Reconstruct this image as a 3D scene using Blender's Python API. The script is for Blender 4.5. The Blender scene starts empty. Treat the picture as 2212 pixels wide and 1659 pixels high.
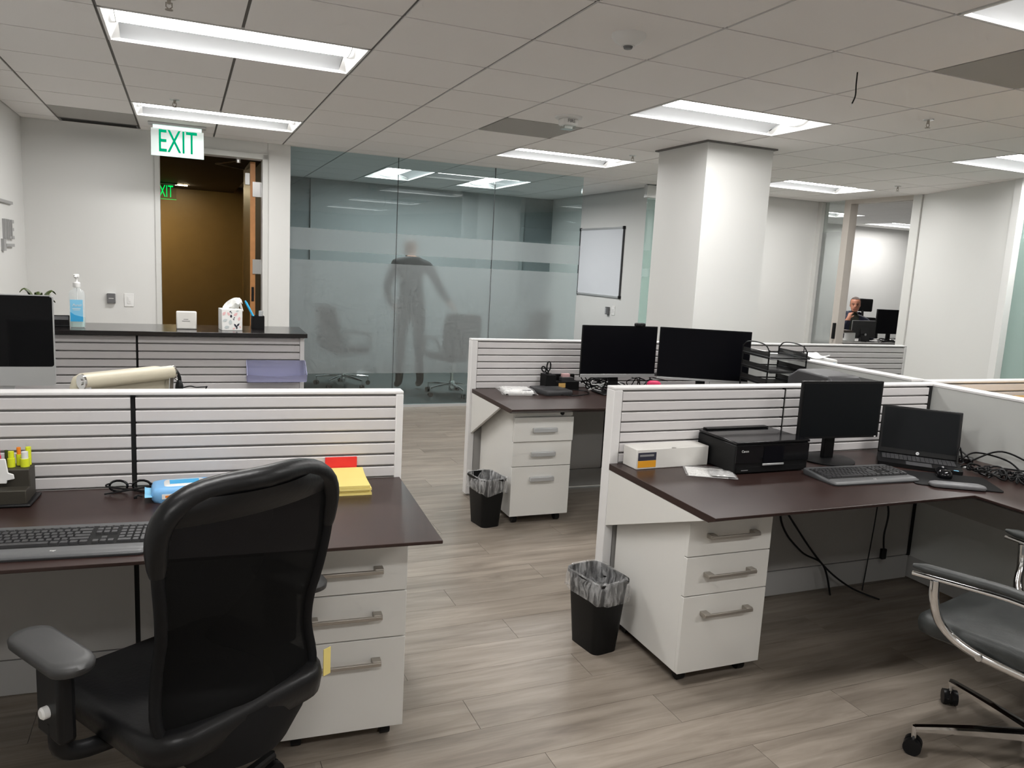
import bpy, bmesh, math, random
from mathutils import Matrix, Vector, Euler
random.seed(7)
D = bpy.data; SC = bpy.context.scene; COL = SC.collection
R = math.radians
PI = math.pi

# ---------------------------------------------------------------- camera
cam_d = D.cameras.new('camera'); cam = D.objects.new('camera', cam_d); COL.objects.link(cam)
cam_d.sensor_width = 36.0; cam_d.lens = 36.0 * 1662.0 / 2212.0; cam_d.clip_start = 0.05; cam_d.clip_end = 100
RT = ((0.931395, -0.360274, 0.052015), (-0.006388, -0.159048, -0.987250), (0.363953, 0.919188, -0.150438))
m = Matrix(((RT[0][0], -RT[1][0], -RT[2][0], 0), (RT[0][1], -RT[1][1], -RT[2][1], 0),
            (RT[0][2], -RT[1][2], -RT[2][2], 1.55), (0, 0, 0, 1)))
cam.matrix_world = m
SC.camera = cam
# ---------------------------------------------------------------- world + exposure
w = D.worlds.new('world'); SC.world = w; w.use_nodes = True
w.node_tree.nodes['Background'].inputs[0].default_value = (0.9, 0.95, 1.0, 1)
w.node_tree.nodes['Background'].inputs[1].default_value = 0.01
LAMP = 38.0          # radiance of the troffer lenses
VS = SC.view_settings
SC.display_settings.display_device = 'sRGB'
VS.view_transform = 'Standard'; VS.look = 'None'; VS.gamma = 1.0; VS.use_curve_mapping = False
VS.exposure = 0.0
try:
    SC.cycles.use_denoising = True
    SC.cycles.max_bounces = 7; SC.cycles.diffuse_bounces = 5; SC.cycles.glossy_bounces = 3; SC.cycles.transparent_max_bounces = 10; SC.cycles.transmission_bounces = 5
    SC.cycles.use_adaptive_sampling = True; SC.cycles.adaptive_threshold = 0.08; SC.cycles.adaptive_min_samples = 8
    SC.cycles.sample_clamp_indirect = 6.0
except Exception: pass

# ---------------------------------------------------------------- frames
# world axes follow the desks; the building shell is turned 1.7 degrees against them
FB = Matrix.Rotation(R(1.7), 4, 'Z')
def pivot(x, y, deg):
    return Matrix.Translation((x, y, 0)) @ Matrix.Rotation(R(deg), 4, 'Z') @ Matrix.Translation((-x, -y, 0))
FI = Matrix.Identity(4)
FL = pivot(0.635, 2.10, -2.3)     # desk on the left stands a little askew
FR = pivot(1.60, 2.09, 0.8)
FRAME = [FI]
def frame(f): FRAME[0] = f
CEIL = 2.586

# ---------------------------------------------------------------- mesh builder
class MB:
    def __init__(s): s.v = []; s.f = []; s.mi = []; s.cur = 0
    def add(s, vs, fs):
        n = len(s.v); s.v += [tuple(v) for v in vs]
        for f in fs: s.f.append(tuple(i + n for i in f)); s.mi.append(s.cur)
        return s
    def box(s, x0, x1, y0, y1, z0, z1, M=None):
        vs = [Vector((x, y, z)) for z in (z0, z1) for y in (y0, y1) for x in (x0, x1)]
        if M is not None: vs = [M @ v for v in vs]
        return s.add(vs, [(0, 2, 3, 1), (4, 5, 7, 6), (0, 1, 5, 4), (2, 6, 7, 3), (0, 4, 6, 2), (1, 3, 7, 5)])
    def cbox(s, c, sz, rot=(0, 0, 0)):
        M = Matrix.Translation(c) @ Euler(rot).to_matrix().to_4x4()
        a, b, d = sz[0] / 2, sz[1] / 2, sz[2] / 2
        return s.box(-a, a, -b, b, -d, d, M)
    def rings(s, rs, caps=True, closed=True):
        n = len(rs[0]); base = len(s.v); vs = [p for r in rs for p in r]; fs = []
        for i in range(len(rs) - 1):
            for j in range(n if closed else n - 1):
                k = (j + 1) % n
                fs.append((i * n + j, i * n + k, (i + 1) * n + k, (i + 1) * n + j))
        if caps and closed:
            fs.append(tuple(range(n - 1, -1, -1))); o = (len(rs) - 1) * n; fs.append(tuple(o + j for j in range(n)))
        return s.add(vs, fs)
    def cyl(s, p0, p1, r0, r1=None, n=16):
        return s.tube([p0, p1], r0, n, radii=[r0, r0 if r1 is None else r1])
    def tube(s, pts, r, n=8, radii=None, flat=1.0):
        pts = [Vector(p) for p in pts]; rs = []; up = None
        for i, p in enumerate(pts):
            t = (pts[min(i + 1, len(pts) - 1)] - pts[max(i - 1, 0)])
            t.normalize()
            if up is None:
                up = Vector((0, 0, 1)) if abs(t.z) < 0.9 else Vector((1, 0, 0))
            a = t.cross(up)
            if a.length < 1e-5: a = t.cross(Vector((1, 0.3, 0)))
            a.normalize(); b = a.cross(t); b.normalize(); up = b
            rr = radii[i] if radii else r
            rs.append([p + a * (rr * math.cos(q)) + b * (rr * flat * math.sin(q)) for q in (2 * PI * k / n for k in range(n))])
        return s.rings(rs)
    def lathe(s, prof, n=20, c=(0, 0, 0), caps=True):
        rs = [[(c[0] + r * math.cos(2 * PI * k / n), c[1] + r * math.sin(2 * PI * k / n), c[2] + z) for k in range(n)] for r, z in prof]
        return s.rings(rs, caps)
    def prism(s, poly, axis, a, b):
        def P(u, v, w): return (w, u, v) if axis == 'x' else ((u, w, v) if axis == 'y' else (u, v, w))
        return s.rings([[P(u, v, a) for u, v in poly], [P(u, v, b) for u, v in poly]])
    def grid(s, fn, nu, nv):
        vs = [fn(i / nu, j / nv) for j in range(nv + 1) for i in range(nu + 1)]
        fs = [(j * (nu + 1) + i, j * (nu + 1) + i + 1, (j + 1) * (nu + 1) + i + 1, (j + 1) * (nu + 1) + i) for j in range(nv) for i in range(nu)]
        return s.add(vs, fs)
    def ball(s, c, r, n=12, sc=(1, 1, 1)):
        prof = []
        for k in range(n + 1):
            t = -PI / 2 + PI * k / n; prof.append((max(r * math.cos(t), 1e-4), r * math.sin(t)))
        rs = [[(c[0] + q * math.cos(2 * PI * k / (n + 4)) * sc[0], c[1] + q * math.sin(2 * PI * k / (n + 4)) * sc[1], c[2] + z * sc[2]) for k in range(n + 4)] for q, z in prof]
        return s.rings(rs)
    def mesh(s, name, mats, smooth=None):
        me = D.meshes.new(name); me.from_pydata(s.v, [], s.f)
        ml = mats if isinstance(mats, (list, tuple)) else [mats]
        for mm in ml: me.materials.append(MAT(mm))
        if len(ml) > 1: me.polygons.foreach_set('material_index', s.mi)
        b = bmesh.new(); b.from_mesh(me); bmesh.ops.recalc_face_normals(b, faces=b.faces); b.to_mesh(me); b.free()
        if smooth is not None:
            me.shade_smooth(); me.set_sharp_from_angle(angle=R(smooth))
        me.update(); return me
    def build(s, name, mats, parent=None, smooth=None, bevel=0, seg=2):
        o = D.objects.new(name, s.mesh(name, mats, 40 if (bevel and smooth is None) else smooth)); COL.objects.link(o)
        if parent is not None: o.parent = parent
        if bevel:
            md = o.modifiers.new('bevel', 'BEVEL'); md.width = bevel; md.segments = seg; md.limit_method = 'ANGLE'; md.angle_limit = R(40)
        return o

def rrect(w, h, r, n=4, cx=0, cy=0):
    pts = []
    for (sx, sy, a0) in ((1, 1, 0), (-1, 1, 90), (-1, -1, 180), (1, -1, 270)):
        for k in range(n + 1):
            a = R(a0 + 90 * k / n); pts.append((cx + sx * (w / 2 - r) + r * math.cos(a), cy + sy * (h / 2 - r) + r * math.sin(a)))
    return pts

def tag(o, label=None, cat=None, group=None, kind='thing'):
    if label: o['label'] = label
    if cat: o['category'] = cat
    if group: o['group'] = group
    if kind: o['kind'] = kind
    return o
def place(o, loc=(0, 0, 0), rz=0):
    o.matrix_world = FRAME[0] @ Matrix.Translation(loc) @ Matrix.Rotation(R(rz), 4, 'Z'); return o
def thing(name, label, cat, loc=(0, 0, 0), rz=0, group=None):
    o = D.objects.new(name, None); COL.objects.link(o); o.empty_display_size = 0.05
    place(o, loc, rz); return tag(o, label, cat, group)
def solo(mb, name, mat, label, cat, loc=(0, 0, 0), rz=0, group=None, smooth=None, bevel=0):
    o = mb.build(name, mat, None, smooth, bevel); place(o, loc, rz); return tag(o, label, cat, group)
def struct(mb, name, mat, label=None, cat=None, smooth=None, bevel=0):
    o = mb.build(name, mat, None, smooth, bevel); o.matrix_world = FRAME[0]; return tag(o, label, cat, None, 'structure')
def copy_tree(o, parent=None):
    c = o.copy(); COL.objects.link(c)
    if parent is not None: c.parent = parent
    for ch in o.children: copy_tree(ch, c)
    return c
def sub(name, me, parent, loc=(0, 0, 0), rot=(0, 0, 0), sc=(1, 1, 1)):
    o = D.objects.new(name, me); COL.objects.link(o); o.parent = parent; o.location = loc; o.rotation_euler = rot; o.scale = sc; return o
def text(name, body, size, mat, parent, loc, rot, ext=0.0004, align='CENTER', sx=1.0, shear=0.0):
    c = D.curves.new(name, 'FONT'); c.body = body; c.size = size; c.extrude = ext; c.align_x = align; c.align_y = 'CENTER'; c.shear = shear
    tmp = D.objects.new(name + '_curve', c); COL.objects.link(tmp)
    me = D.meshes.new_from_object(tmp.evaluated_get(bpy.context.evaluated_depsgraph_get()))
    D.objects.remove(tmp); D.curves.remove(c); me.materials.clear(); me.materials.append(MAT(mat))
    o = D.objects.new(name, me); COL.objects.link(o); o.parent = parent
    o.location = loc; o.rotation_euler = rot; o.scale = (sx, 1, 1); return o
def curve3(pts, n=6):
    """Catmull-Rom through pts"""
    P = [Vector(p) for p in pts]; out = []
    for i in range(len(P) - 1):
        a, b, c, d = P[max(i - 1, 0)], P[i], P[i + 1], P[min(i + 2, len(P) - 1)]
        for k in range(n):
            t = k / n
            out.append(0.5 * ((2 * b) + (c - a) * t + (2 * a - 5 * b + 4 * c - d) * t * t + (3 * b - a - 3 * c + d) * t ** 3))
    out.append(P[-1]); return out

# ---------------------------------------------------------------- materials
_M = {}
def MAT(n):
    if not isinstance(n, str): return n
    return _M[n]
def pm(name, col, rough=0.5, metal=0.0, noise=None, bump=None, spec=None, trans=0, ior=1.45, emit=None, coat=0, alpha=None):
    """principled material; noise=(scale, amount) varies the colour, bump=(scale, strength)"""
    mt = D.materials.new(name); mt.use_nodes = True; nt = mt.node_tree; b = nt.nodes['Principled BSDF']
    c = (*col, 1)
    b.inputs['Base Color'].default_value = c; b.inputs['Roughness'].default_value = rough; b.inputs['Metallic'].default_value = metal
    b.inputs['IOR'].default_value = ior
    if spec is not None: b.inputs['Specular IOR Level'].default_value = spec
    if trans: b.inputs['Transmission Weight'].default_value = trans
    if coat: b.inputs['Coat Weight'].default_value = coat; b.inputs['Coat Roughness'].default_value = 0.08
    if alpha is not None: b.inputs['Alpha'].default_value = alpha
    if emit: b.inputs['Emission Color'].default_value = (*emit[0], 1); b.inputs['Emission Strength'].default_value = emit[1]
    if noise or bump:
        tc = nt.nodes.new('ShaderNodeTexCoord')
    if noise:
        nz = nt.nodes.new('ShaderNodeTexNoise'); nz.inputs['Scale'].default_value = noise[0]; nz.inputs['Detail'].default_value = 5
        nt.links.new(tc.outputs['Object'], nz.inputs['Vector'])
        mx = nt.nodes.new('ShaderNodeMix'); mx.data_type = 'RGBA'; a = noise[1]
        mx.inputs['A'].default_value = (*[max(x * (1 - a), 0) for x in col], 1); mx.inputs['B'].default_value = (*[min(x * (1 + a), 1) for x in col], 1)
        nt.links.new(nz.outputs['Fac'], mx.inputs['Factor']); nt.links.new(mx.outputs['Result'], b.inputs['Base Color'])
    if bump:
        n2 = nt.nodes.new('ShaderNodeTexNoise'); n2.inputs['Scale'].default_value = bump[0]; n2.inputs['Detail'].default_value = 4
        nt.links.new(tc.outputs['Object'], n2.inputs['Vector'])
        bp = nt.nodes.new('ShaderNodeBump'); bp.inputs['Strength'].default_value = bump[1]; bp.inputs['Distance'].default_value = 0.002
        nt.links.new(n2.outputs['Fac'], bp.inputs['Height']); nt.links.new(bp.outputs['Normal'], b.inputs['Normal'])
    _M[name] = mt; return mt
def emit(name, col, s):
    mt = D.materials.new(name); mt.use_nodes = True; nt = mt.node_tree; nt.nodes.clear()
    e = nt.nodes.new('ShaderNodeEmission'); e.inputs[0].default_value = (*col, 1); e.inputs[1].default_value = s
    o = nt.nodes.new('ShaderNodeOutputMaterial'); nt.links.new(e.outputs[0], o.inputs[0]); _M[name] = mt
def thin_glass(name, tint, rough=0.0, gloss=1.0):
    mt = D.materials.new(name); mt.use_nodes = True; nt = mt.node_tree; nt.nodes.clear()
    t = nt.nodes.new('ShaderNodeBsdfTransparent'); t.inputs[0].default_value = (*tint, 1)
    g = nt.nodes.new('ShaderNodeBsdfGlossy'); g.inputs['Roughness'].default_value = rough; g.inputs[0].default_value = (gloss, gloss, gloss, 1)
    fr = nt.nodes.new('ShaderNodeFresnel'); fr.inputs[0].default_value = 1.8
    ge = nt.nodes.new('ShaderNodeNewGeometry'); ir = nt.nodes.new('ShaderNodeMapRange'); ir.inputs['To Min'].default_value = 1.7; ir.inputs['To Max'].default_value = 1 / 1.7
    nt.links.new(ge.outputs['Backfacing'], ir.inputs['Value']); nt.links.new(ir.outputs[0], fr.inputs[0])   # same reflectance on both faces of the sheet
    mx = nt.nodes.new('ShaderNodeMixShader'); o = nt.nodes.new('ShaderNodeOutputMaterial')
    nt.links.new(fr.outputs[0], mx.inputs[0]); nt.links.new(t.outputs[0], mx.inputs[1]); nt.links.new(g.outputs[0], mx.inputs[2]); nt.links.new(mx.outputs[0], o.inputs[0])
    _M[name] = mt
def frosted(name, col, diff=0.35, rough=0.45, dcol=(0.75, 0.78, 0.78), transl=0.2):
    mt = D.materials.new(name); mt.use_nodes = True; nt = mt.node_tree; nt.nodes.clear()
    rf = nt.nodes.new('ShaderNodeBsdfRefraction'); rf.inputs['Color'].default_value = (*col, 1); rf.inputs['Roughness'].default_value = rough; rf.inputs['IOR'].default_value = 1.12
    df = nt.nodes.new('ShaderNodeBsdfDiffuse'); df.inputs[0].default_value = (*dcol, 1)
    tl = nt.nodes.new('ShaderNodeBsdfTranslucent'); tl.inputs[0].default_value = (*col, 1)
    m0 = nt.nodes.new('ShaderNodeMixShader'); m0.inputs[0].default_value = transl
    mx = nt.nodes.new('ShaderNodeMixShader'); mx.inputs[0].default_value = diff; o = nt.nodes.new('ShaderNodeOutputMaterial')
    nt.links.new(rf.outputs[0], m0.inputs[1]); nt.links.new(tl.outputs[0], m0.inputs[2])
    nt.links.new(m0.outputs[0], mx.inputs[1]); nt.links.new(df.outputs[0], mx.inputs[2]); nt.links.new(mx.outputs[0], o.inputs[0])
    _M[name] = mt

pm('wall_paint', (0.69, 0.69, 0.675), 0.55, bump=(220, 0.06))
pm('slate_light', (0.27, 0.295, 0.30), 0.6, bump=(220, 0.06))
pm('wall_blue', (0.20, 0.225, 0.235), 0.6, bump=(220, 0.06))
pm('office_wall', (0.62, 0.615, 0.60), 0.6, bump=(220, 0.06))
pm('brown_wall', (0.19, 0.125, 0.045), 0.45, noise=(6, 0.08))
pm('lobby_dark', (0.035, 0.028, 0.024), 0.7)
pm('tile', (0.87, 0.85, 0.835), 0.9, noise=(320, 0.10), bump=(420, 0.35))
pm('tile_grey', (0.40, 0.39, 0.37), 0.8, noise=(500, 0.2), bump=(300, 0.3))
pm('rail', (0.16, 0.155, 0.15), 0.6)
pm('black_gap', (0.006, 0.006, 0.006), 0.9)
pm('frame_metal', (0.62, 0.62, 0.60), 0.45, 0.0)
pm('frame_tan', (0.52, 0.48, 0.44), 0.5)
pm('trim_white', (0.76, 0.76, 0.75), 0.4)
pm('wood_edge', (0.42, 0.19, 0.065), 0.45, noise=(20, 0.2))
pm('wood_face', (0.16, 0.10, 0.035), 0.35, noise=(8, 0.15))
pm('steel', (0.62, 0.62, 0.61), 0.3, 1.0)
pm('chrome', (0.80, 0.80, 0.80), 0.08, 1.0)
pm('nickel', (0.45, 0.42, 0.38), 0.42, 0.9)
pm('alu', (0.60, 0.61, 0.62), 0.35, 0.6)
pm('slat_white', (0.62, 0.60, 0.60), 0.42)
pm('panel_frame', (0.73, 0.72, 0.715), 0.35)
pm('panel_grey', (0.38, 0.37, 0.355), 0.6)
pm('panel_board', (0.52, 0.53, 0.51), 0.55)
pm('raceway_shaded', (0.36, 0.355, 0.345), 0.5)  # whitish base strip, darkened: under-desk shade is put into its colour
pm('groove', (0.36, 0.35, 0.345), 0.7)
pm('desk_wood', (0.030, 0.0155, 0.013), 0.33, noise=(14, 0.25), spec=0.5)
pm('counter_black', (0.012, 0.010, 0.010), 0.16, spec=0.5)
pm('cabinet', (0.69, 0.68, 0.65), 0.38)
pm('bin_black', (0.006, 0.006, 0.006), 0.45, bump=(150, 0.15), spec=0.25)
pm('black_plastic', (0.007, 0.007, 0.0075), 0.4, spec=0.28)
pm('black_matte', (0.006, 0.006, 0.0065), 0.6, spec=0.2)
pm('black_gloss', (0.005, 0.005, 0.006), 0.12, spec=0.4)
pm('screen', (0.004, 0.004, 0.006), 0.3, spec=0.12)
pm('screen_matte', (0.006, 0.007, 0.008), 0.4, spec=0.12)
pm('imac_glass', (0.003, 0.003, 0.004), 0.05, spec=0.2)
pm('grey_plastic', (0.14, 0.14, 0.145), 0.42)
pm('arm_pad', (0.045, 0.045, 0.045), 0.45, spec=0.4)
pm('kb_body', (0.075, 0.077, 0.08), 0.45)
pm('kb_rest', (0.12, 0.122, 0.125), 0.42)
pm('key', (0.035, 0.035, 0.037), 0.42)
pm('dark_grey', (0.045, 0.045, 0.048), 0.5)
pm('leather', (0.006, 0.006, 0.0065), 0.36, bump=(90, 0.25), spec=0.35)
pm('leather_worn', (0.035, 0.038, 0.037), 0.5, noise=(18, 0.5), bump=(70, 0.4))
pm('cream', (0.62, 0.57, 0.445), 0.45, bump=(120, 0.1))
pm('cream_mesh', (0.46, 0.42, 0.33), 0.7)
pm('white_plastic', (0.80, 0.80, 0.79), 0.35)
pm('white_paper', (0.82, 0.82, 0.80), 0.7)
pm('cardboard_white', (0.70, 0.685, 0.65), 0.6)
pm('orange_print', (0.75, 0.34, 0.02), 0.5)
pm('dark_print', (0.03, 0.03, 0.05), 0.5)
pm('grey_print', (0.25, 0.25, 0.25), 0.6)
pm('yellow_paper', (0.80, 0.66, 0.22), 0.7)
pm('red', (0.75, 0.03, 0.03), 0.5)
pm('pink', (0.85, 0.05, 0.16), 0.5)
pm('blue_pack', (0.22, 0.50, 0.85), 0.4, noise=(14, 0.15))
pm('blue_label', (0.05, 0.40, 0.75), 0.4)
pm('blue_light', (0.25, 0.60, 0.85), 0.4)
pm('cyan_pen', (0.03, 0.42, 0.75), 0.35)
pm('yellow_ink', (0.72, 0.78, 0.03), 0.4)
pm('orange_ink', (0.9, 0.25, 0.02), 0.4)
pm('green_leaf', (0.05, 0.075, 0.012), 0.4, noise=(20, 0.4))
pm('soil_pot', (0.10, 0.08, 0.07), 0.7)
pm('film_white', (0.82, 0.82, 0.82), 0.3)
pm('whiteboard', (0.70, 0.72, 0.76), 0.2)
pm('carpet', (0.085, 0.10, 0.10), 0.95, noise=(90, 0.3), bump=(300, 0.5))
pm('skin', (0.50, 0.22, 0.14), 0.5)
pm('skin_back', (0.42, 0.22, 0.15), 0.5)
pm('hair_grey', (0.10, 0.07, 0.06), 0.7)
pm('jacket_black', (0.008, 0.008, 0.010), 0.8, bump=(40, 0.3))
pm('jacket_navy', (0.014, 0.018, 0.04), 0.75, bump=(40, 0.3))
pm('shirt_green', (0.03, 0.032, 0.022), 0.8)
pm('trousers', (0.015, 0.015, 0.02), 0.85)
pm('lips', (0.30, 0.06, 0.05), 0.5)
pm('eye_dark', (0.02, 0.012, 0.01), 0.4)
pm('honey_wood', (0.75, 0.47, 0.15), 0.4, noise=(9, 0.15))
pm('honey_light', (0.78, 0.62, 0.42), 0.45)
pm('sign_letter', (0.38, 0.38, 0.38), 0.4, 0.4)

pm('bag_foil', (0.62, 0.62, 0.62), 0.25, 0.2, bump=(45, 1.0))
pm('bottle_clear', (0.85, 0.92, 0.94), 0.05, alpha=0.22)
pm('gel', (0.62, 0.85, 0.80), 0.1, alpha=0.5)
pm('tray_blue', (0.40, 0.41, 0.60), 0.15, alpha=0.5)
pm('mesh_back', (0.004, 0.004, 0.004), 0.8, alpha=0.97, spec=0.1)
pm('wire_mesh', (0.012, 0.012, 0.012), 0.6, alpha=0.80)
pm('org_mesh', (0.05, 0.045, 0.035), 0.5, 0.3, noise=(900, 0.5))
pm('exit_plate', (0.55, 0.62, 0.60), 0.12, alpha=0.75)
emit('lens', (1.0, 0.985, 0.965), LAMP)
emit('lens_lobby', (1.0, 0.80, 0.5), 170.0)
emit('exit_green', (0.0, 0.42, 0.19), 1.0)
emit('exit_green_lobby', (0.0, 0.85, 0.12), 1.1)
emit('exit_glow', (0.80, 1.0, 0.92), 1.3)
pm('reflector', (0.42, 0.43, 0.44), 0.45)
thin_glass('glass', (0.83, 0.90, 0.905)); thin_glass('glass_clear', (0.93, 0.96, 0.95)); thin_glass('glass_teal', (0.84, 0.95, 0.93))
frosted('frost', (0.98, 0.98, 0.98), 0.11, 0.40, (0.74, 0.76, 0.77), 0.10)
frosted('frost_teal', (0.90, 0.98, 0.95), 0.30, 0.5, (0.66, 0.78, 0.75))

# crinkled clear film: opacity varies in streaks
pm('bag', (0.85, 0.85, 0.85), 0.2, bump=(60, 1.0), alpha=0.3)
nt = _M['bag'].node_tree; tc = nt.nodes.new('ShaderNodeTexCoord'); mp = nt.nodes.new('ShaderNodeMapping'); mp.inputs['Scale'].default_value = (1.6, 1.6, .35)
nz = nt.nodes.new('ShaderNodeTexNoise'); nz.inputs['Scale'].default_value = 26; nz.inputs['Detail'].default_value = 3; nz.inputs['Distortion'].default_value = 1.2
mr = nt.nodes.new('ShaderNodeMapRange'); mr.inputs['From Min'].default_value = .36; mr.inputs['From Max'].default_value = .74; mr.inputs['To Min'].default_value = .08; mr.inputs['To Max'].default_value = .46
nt.links.new(tc.outputs['Object'], mp.inputs[0]); nt.links.new(mp.outputs[0], nz.inputs['Vector']); nt.links.new(nz.outputs['Fac'], mr.inputs['Value']); nt.links.new(mr.outputs[0], nt.nodes['Principled BSDF'].inputs['Alpha'])
# wood-look vinyl planks: grain along local X, every plank different
mt = D.materials.new('plank'); mt.use_nodes = True; nt = mt.node_tree; b = nt.nodes['Principled BSDF']; _M['plank'] = mt
tc = nt.nodes.new('ShaderNodeTexCoord'); oi = nt.nodes.new('ShaderNodeObjectInfo')
mu = nt.nodes.new('ShaderNodeMath'); mu.operation = 'MULTIPLY'; mu.inputs[1].default_value = 60
cb = nt.nodes.new('ShaderNodeCombineXYZ'); ad = nt.nodes.new('ShaderNodeVectorMath'); ad.operation = 'ADD'
nt.links.new(oi.outputs['Random'], mu.inputs[0])
for k in range(3): nt.links.new(mu.outputs[0], cb.inputs[k])
nt.links.new(tc.outputs['Object'], ad.inputs[0]); nt.links.new(cb.outputs[0], ad.inputs[1])
mp = nt.nodes.new('ShaderNodeMapping'); mp.inputs['Scale'].default_value = (0.9, 9.0, 1.0); nt.links.new(ad.outputs[0], mp.inputs[0])
nz = nt.nodes.new('ShaderNodeTexNoise'); nz.inputs['Scale'].default_value = 2.2; nz.inputs['Detail'].default_value = 8; nz.inputs['Roughness'].default_value = 0.62; nz.inputs['Distortion'].default_value = 0.6
nt.links.new(mp.outputs[0], nz.inputs['Vector'])
rp = nt.nodes.new('ShaderNodeValToRGB'); e = rp.color_ramp.elements
e[0].position = 0.30; e[0].color = (0.160, 0.132, 0.106, 1); e[1].position = 0.68; e[1].color = (0.305, 0.262, 0.218, 1)
nt.links.new(nz.outputs['Fac'], rp.inputs[0])
hs = nt.nodes.new('ShaderNodeHueSaturation'); mr = nt.nodes.new('ShaderNodeMapRange'); mr.inputs['To Min'].default_value = 0.93; mr.inputs['To Max'].default_value = 1.06
nt.links.new(oi.outputs['Random'], mr.inputs['Value']); nt.links.new(mr.outputs[0], hs.inputs['Value']); nt.links.new(rp.outputs[0], hs.inputs['Color']); nt.links.new(hs.outputs[0], b.inputs['Base Color'])
b.inputs['Roughness'].default_value = 0.40
bp = nt.nodes.new('ShaderNodeBump'); bp.inputs['Strength'].default_value = 0.12; bp.inputs['Distance'].default_value = 0.002
nt.links.new(nz.outputs['Fac'], bp.inputs['Height']); nt.links.new(bp.outputs[0], b.inputs['Normal'])
# ================================================================ building shell (building frame)
frame(FB)
GX0, GXS, GY0, GYS = -0.345, 0.613, 3.43, 0.601
def gxl(k): return GX0 + GXS * k
def gyl(j): return GY0 + GYS * j
# ---- floor of wood-look planks
fl = struct(MB().box(-1.4, 12.8, -3.1, 15.1, -0.06, -0.012), 'floor', 'black_gap', 'grey brown wood plank floor', 'floor')
PL, PW = 1.22, 0.185
pme = MB().box(-PL / 2 + .0008, PL / 2 - .0008, -PW / 2 + .0006, PW / 2 - .0006, -0.012, 0).mesh('plank', 'plank')
cells = []
for j in range(-14, 44):
    y = PW * (j + .5); off = (j * 0.437) % 1 * PL
    for i in range(-2, 8):
        x = i * PL + off
        if x + PL / 2 < -1.3 or x - PL / 2 > 8.0 or y > 7.93: continue
        cells.append((x, y))
cells.sort(key=lambda c: (c[0] - 1.6) ** 2 + (c[1] - 3.4) ** 2)
for x, y in cells[:290]:
    o = sub('plank', pme, fl, (x, y, 0))
rest = MB()
for x, y in cells[290:]: rest.box(x - PL / 2 + .0008, x + PL / 2 - .0008, y - PW / 2 + .0006, y + PW / 2 - .0006, -0.012, 0)
o = rest.build('plank_field', 'plank', fl); o['kind'] = 'stuff'
struct(MB().box(0.957, 5.2, 7.95, 10.85, -0.012, 0.004), 'floor_meeting', 'carpet', 'dark grey carpet of the glazed meeting room', 'floor')
struct(MB().box(5.2, 12.7, 7.95, 10.6, -0.012, 0.004).box(7.7, 12.7, 3, 7.95, -0.012, .004), 'floor_office', 'carpet', 'dark carpet of the offices behind the door', 'floor')
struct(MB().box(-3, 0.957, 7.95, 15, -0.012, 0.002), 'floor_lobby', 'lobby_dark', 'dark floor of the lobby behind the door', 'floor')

# ---- walls
W = lambda mb, n, m, l: struct(mb, n, m, l, 'wall')
W(MB().box(-1.40, -1.26, -3, 8.02, 0, CEIL + .1), 'wall_left', 'wall_paint', 'white wall carrying grey raised letters')
W(MB().box(-1.40, -0.228, 7.88, 8.02, 0, CEIL + .1).box(-0.228, 0.753, 7.88, 8.02, 2.475, CEIL + .1).box(0.745, 0.957, 7.88, 8.02, 0, CEIL + .1),
  'wall_back', 'wall_paint', 'white wall around the open wooden door')
W(MB().box(6.15, 7.70, 7.90, 8.04, 0, CEIL + .1), 'wall_back_office', 'wall_paint', 'white wall behind the square column')
W(MB().box(-1.4, 12.8, -3.14, -3.0, 0, CEIL + .1), 'wall_front', 'wall_paint', 'white wall closing the room behind the camera')
W(MB().box(0.957, 5.34, 10.85, 10.97, 0, CEIL + .1).box(.83, .957, 8.02, 10.97, 0, CEIL + .1), 'wall_meeting', 'wall_blue', 'slate grey end wall of the meeting room')
W(MB().box(5.20, 5.34, 7.95, 10.85, 0, CEIL + .1), 'wall_whiteboard', 'wall_paint', 'white wall carrying the whiteboard')
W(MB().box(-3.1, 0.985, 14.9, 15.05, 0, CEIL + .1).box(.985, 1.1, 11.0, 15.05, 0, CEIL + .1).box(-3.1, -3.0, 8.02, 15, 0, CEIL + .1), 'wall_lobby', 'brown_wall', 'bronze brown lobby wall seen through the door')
W(MB().box(5.34, 12.7, 10.5, 10.62, 0, CEIL + .1).box(12.6, 12.72, -3, 10.6, 0, CEIL + .1).box(7.70, 7.80, 8.04, 10.5, 0, CEIL + .1).box(7.70, 12.6, 6.22, 6.32, 0, CEIL + .1),
  'wall_office', 'office_wall', 'off white walls inside the offices')
# angled wall with end post, then frosted glass
A = Vector((7.64, 6.40)); B2 = Vector((7.06, 4.92)); dv = (B2 - A).normalized(); nv = Vector((-dv.y, dv.x))   # nv points away from the room
if nv.x < 0: nv = -nv
def slab(mb, a, b, t, z0, z1, off=0.0):
    p = [a + nv * off, b + nv * off, b + nv * (off + t), a + nv * (off + t)]
    return mb.prism([(q.x, q.y) for q in p], 'z', z0, z1)
W(slab(MB(), A, B2, .12, 0, CEIL + .1), 'wall_right', 'wall_paint', 'white angled wall between office door and frosted glass')
C0 = B2 + dv * .10
slab_t = MB(); slab(slab_t, B2, C0, .13, 0, CEIL + .02, -0.012)
struct(slab_t, 'trim_1', 'trim_white', 'white post where the angled wall meets the glass', 'trim')
C1 = C0 + dv * 3.2
g = struct(slab(MB(), C0, C1, .012, 0, CEIL, .05), 'window_1', 'glass_teal', 'teal frosted glass office front at the right edge', 'glass wall')
o = slab(MB(), C0, C1, .001, 0.05, 2.05, .047).build('frosted_film', 'frost_teal', g)
W(slab(MB(), C1, C1 + dv * 5.2, .12, 0, CEIL + .1), 'wall_right_rear', 'wall_paint', 'white angled wall beyond the glass')
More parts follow.
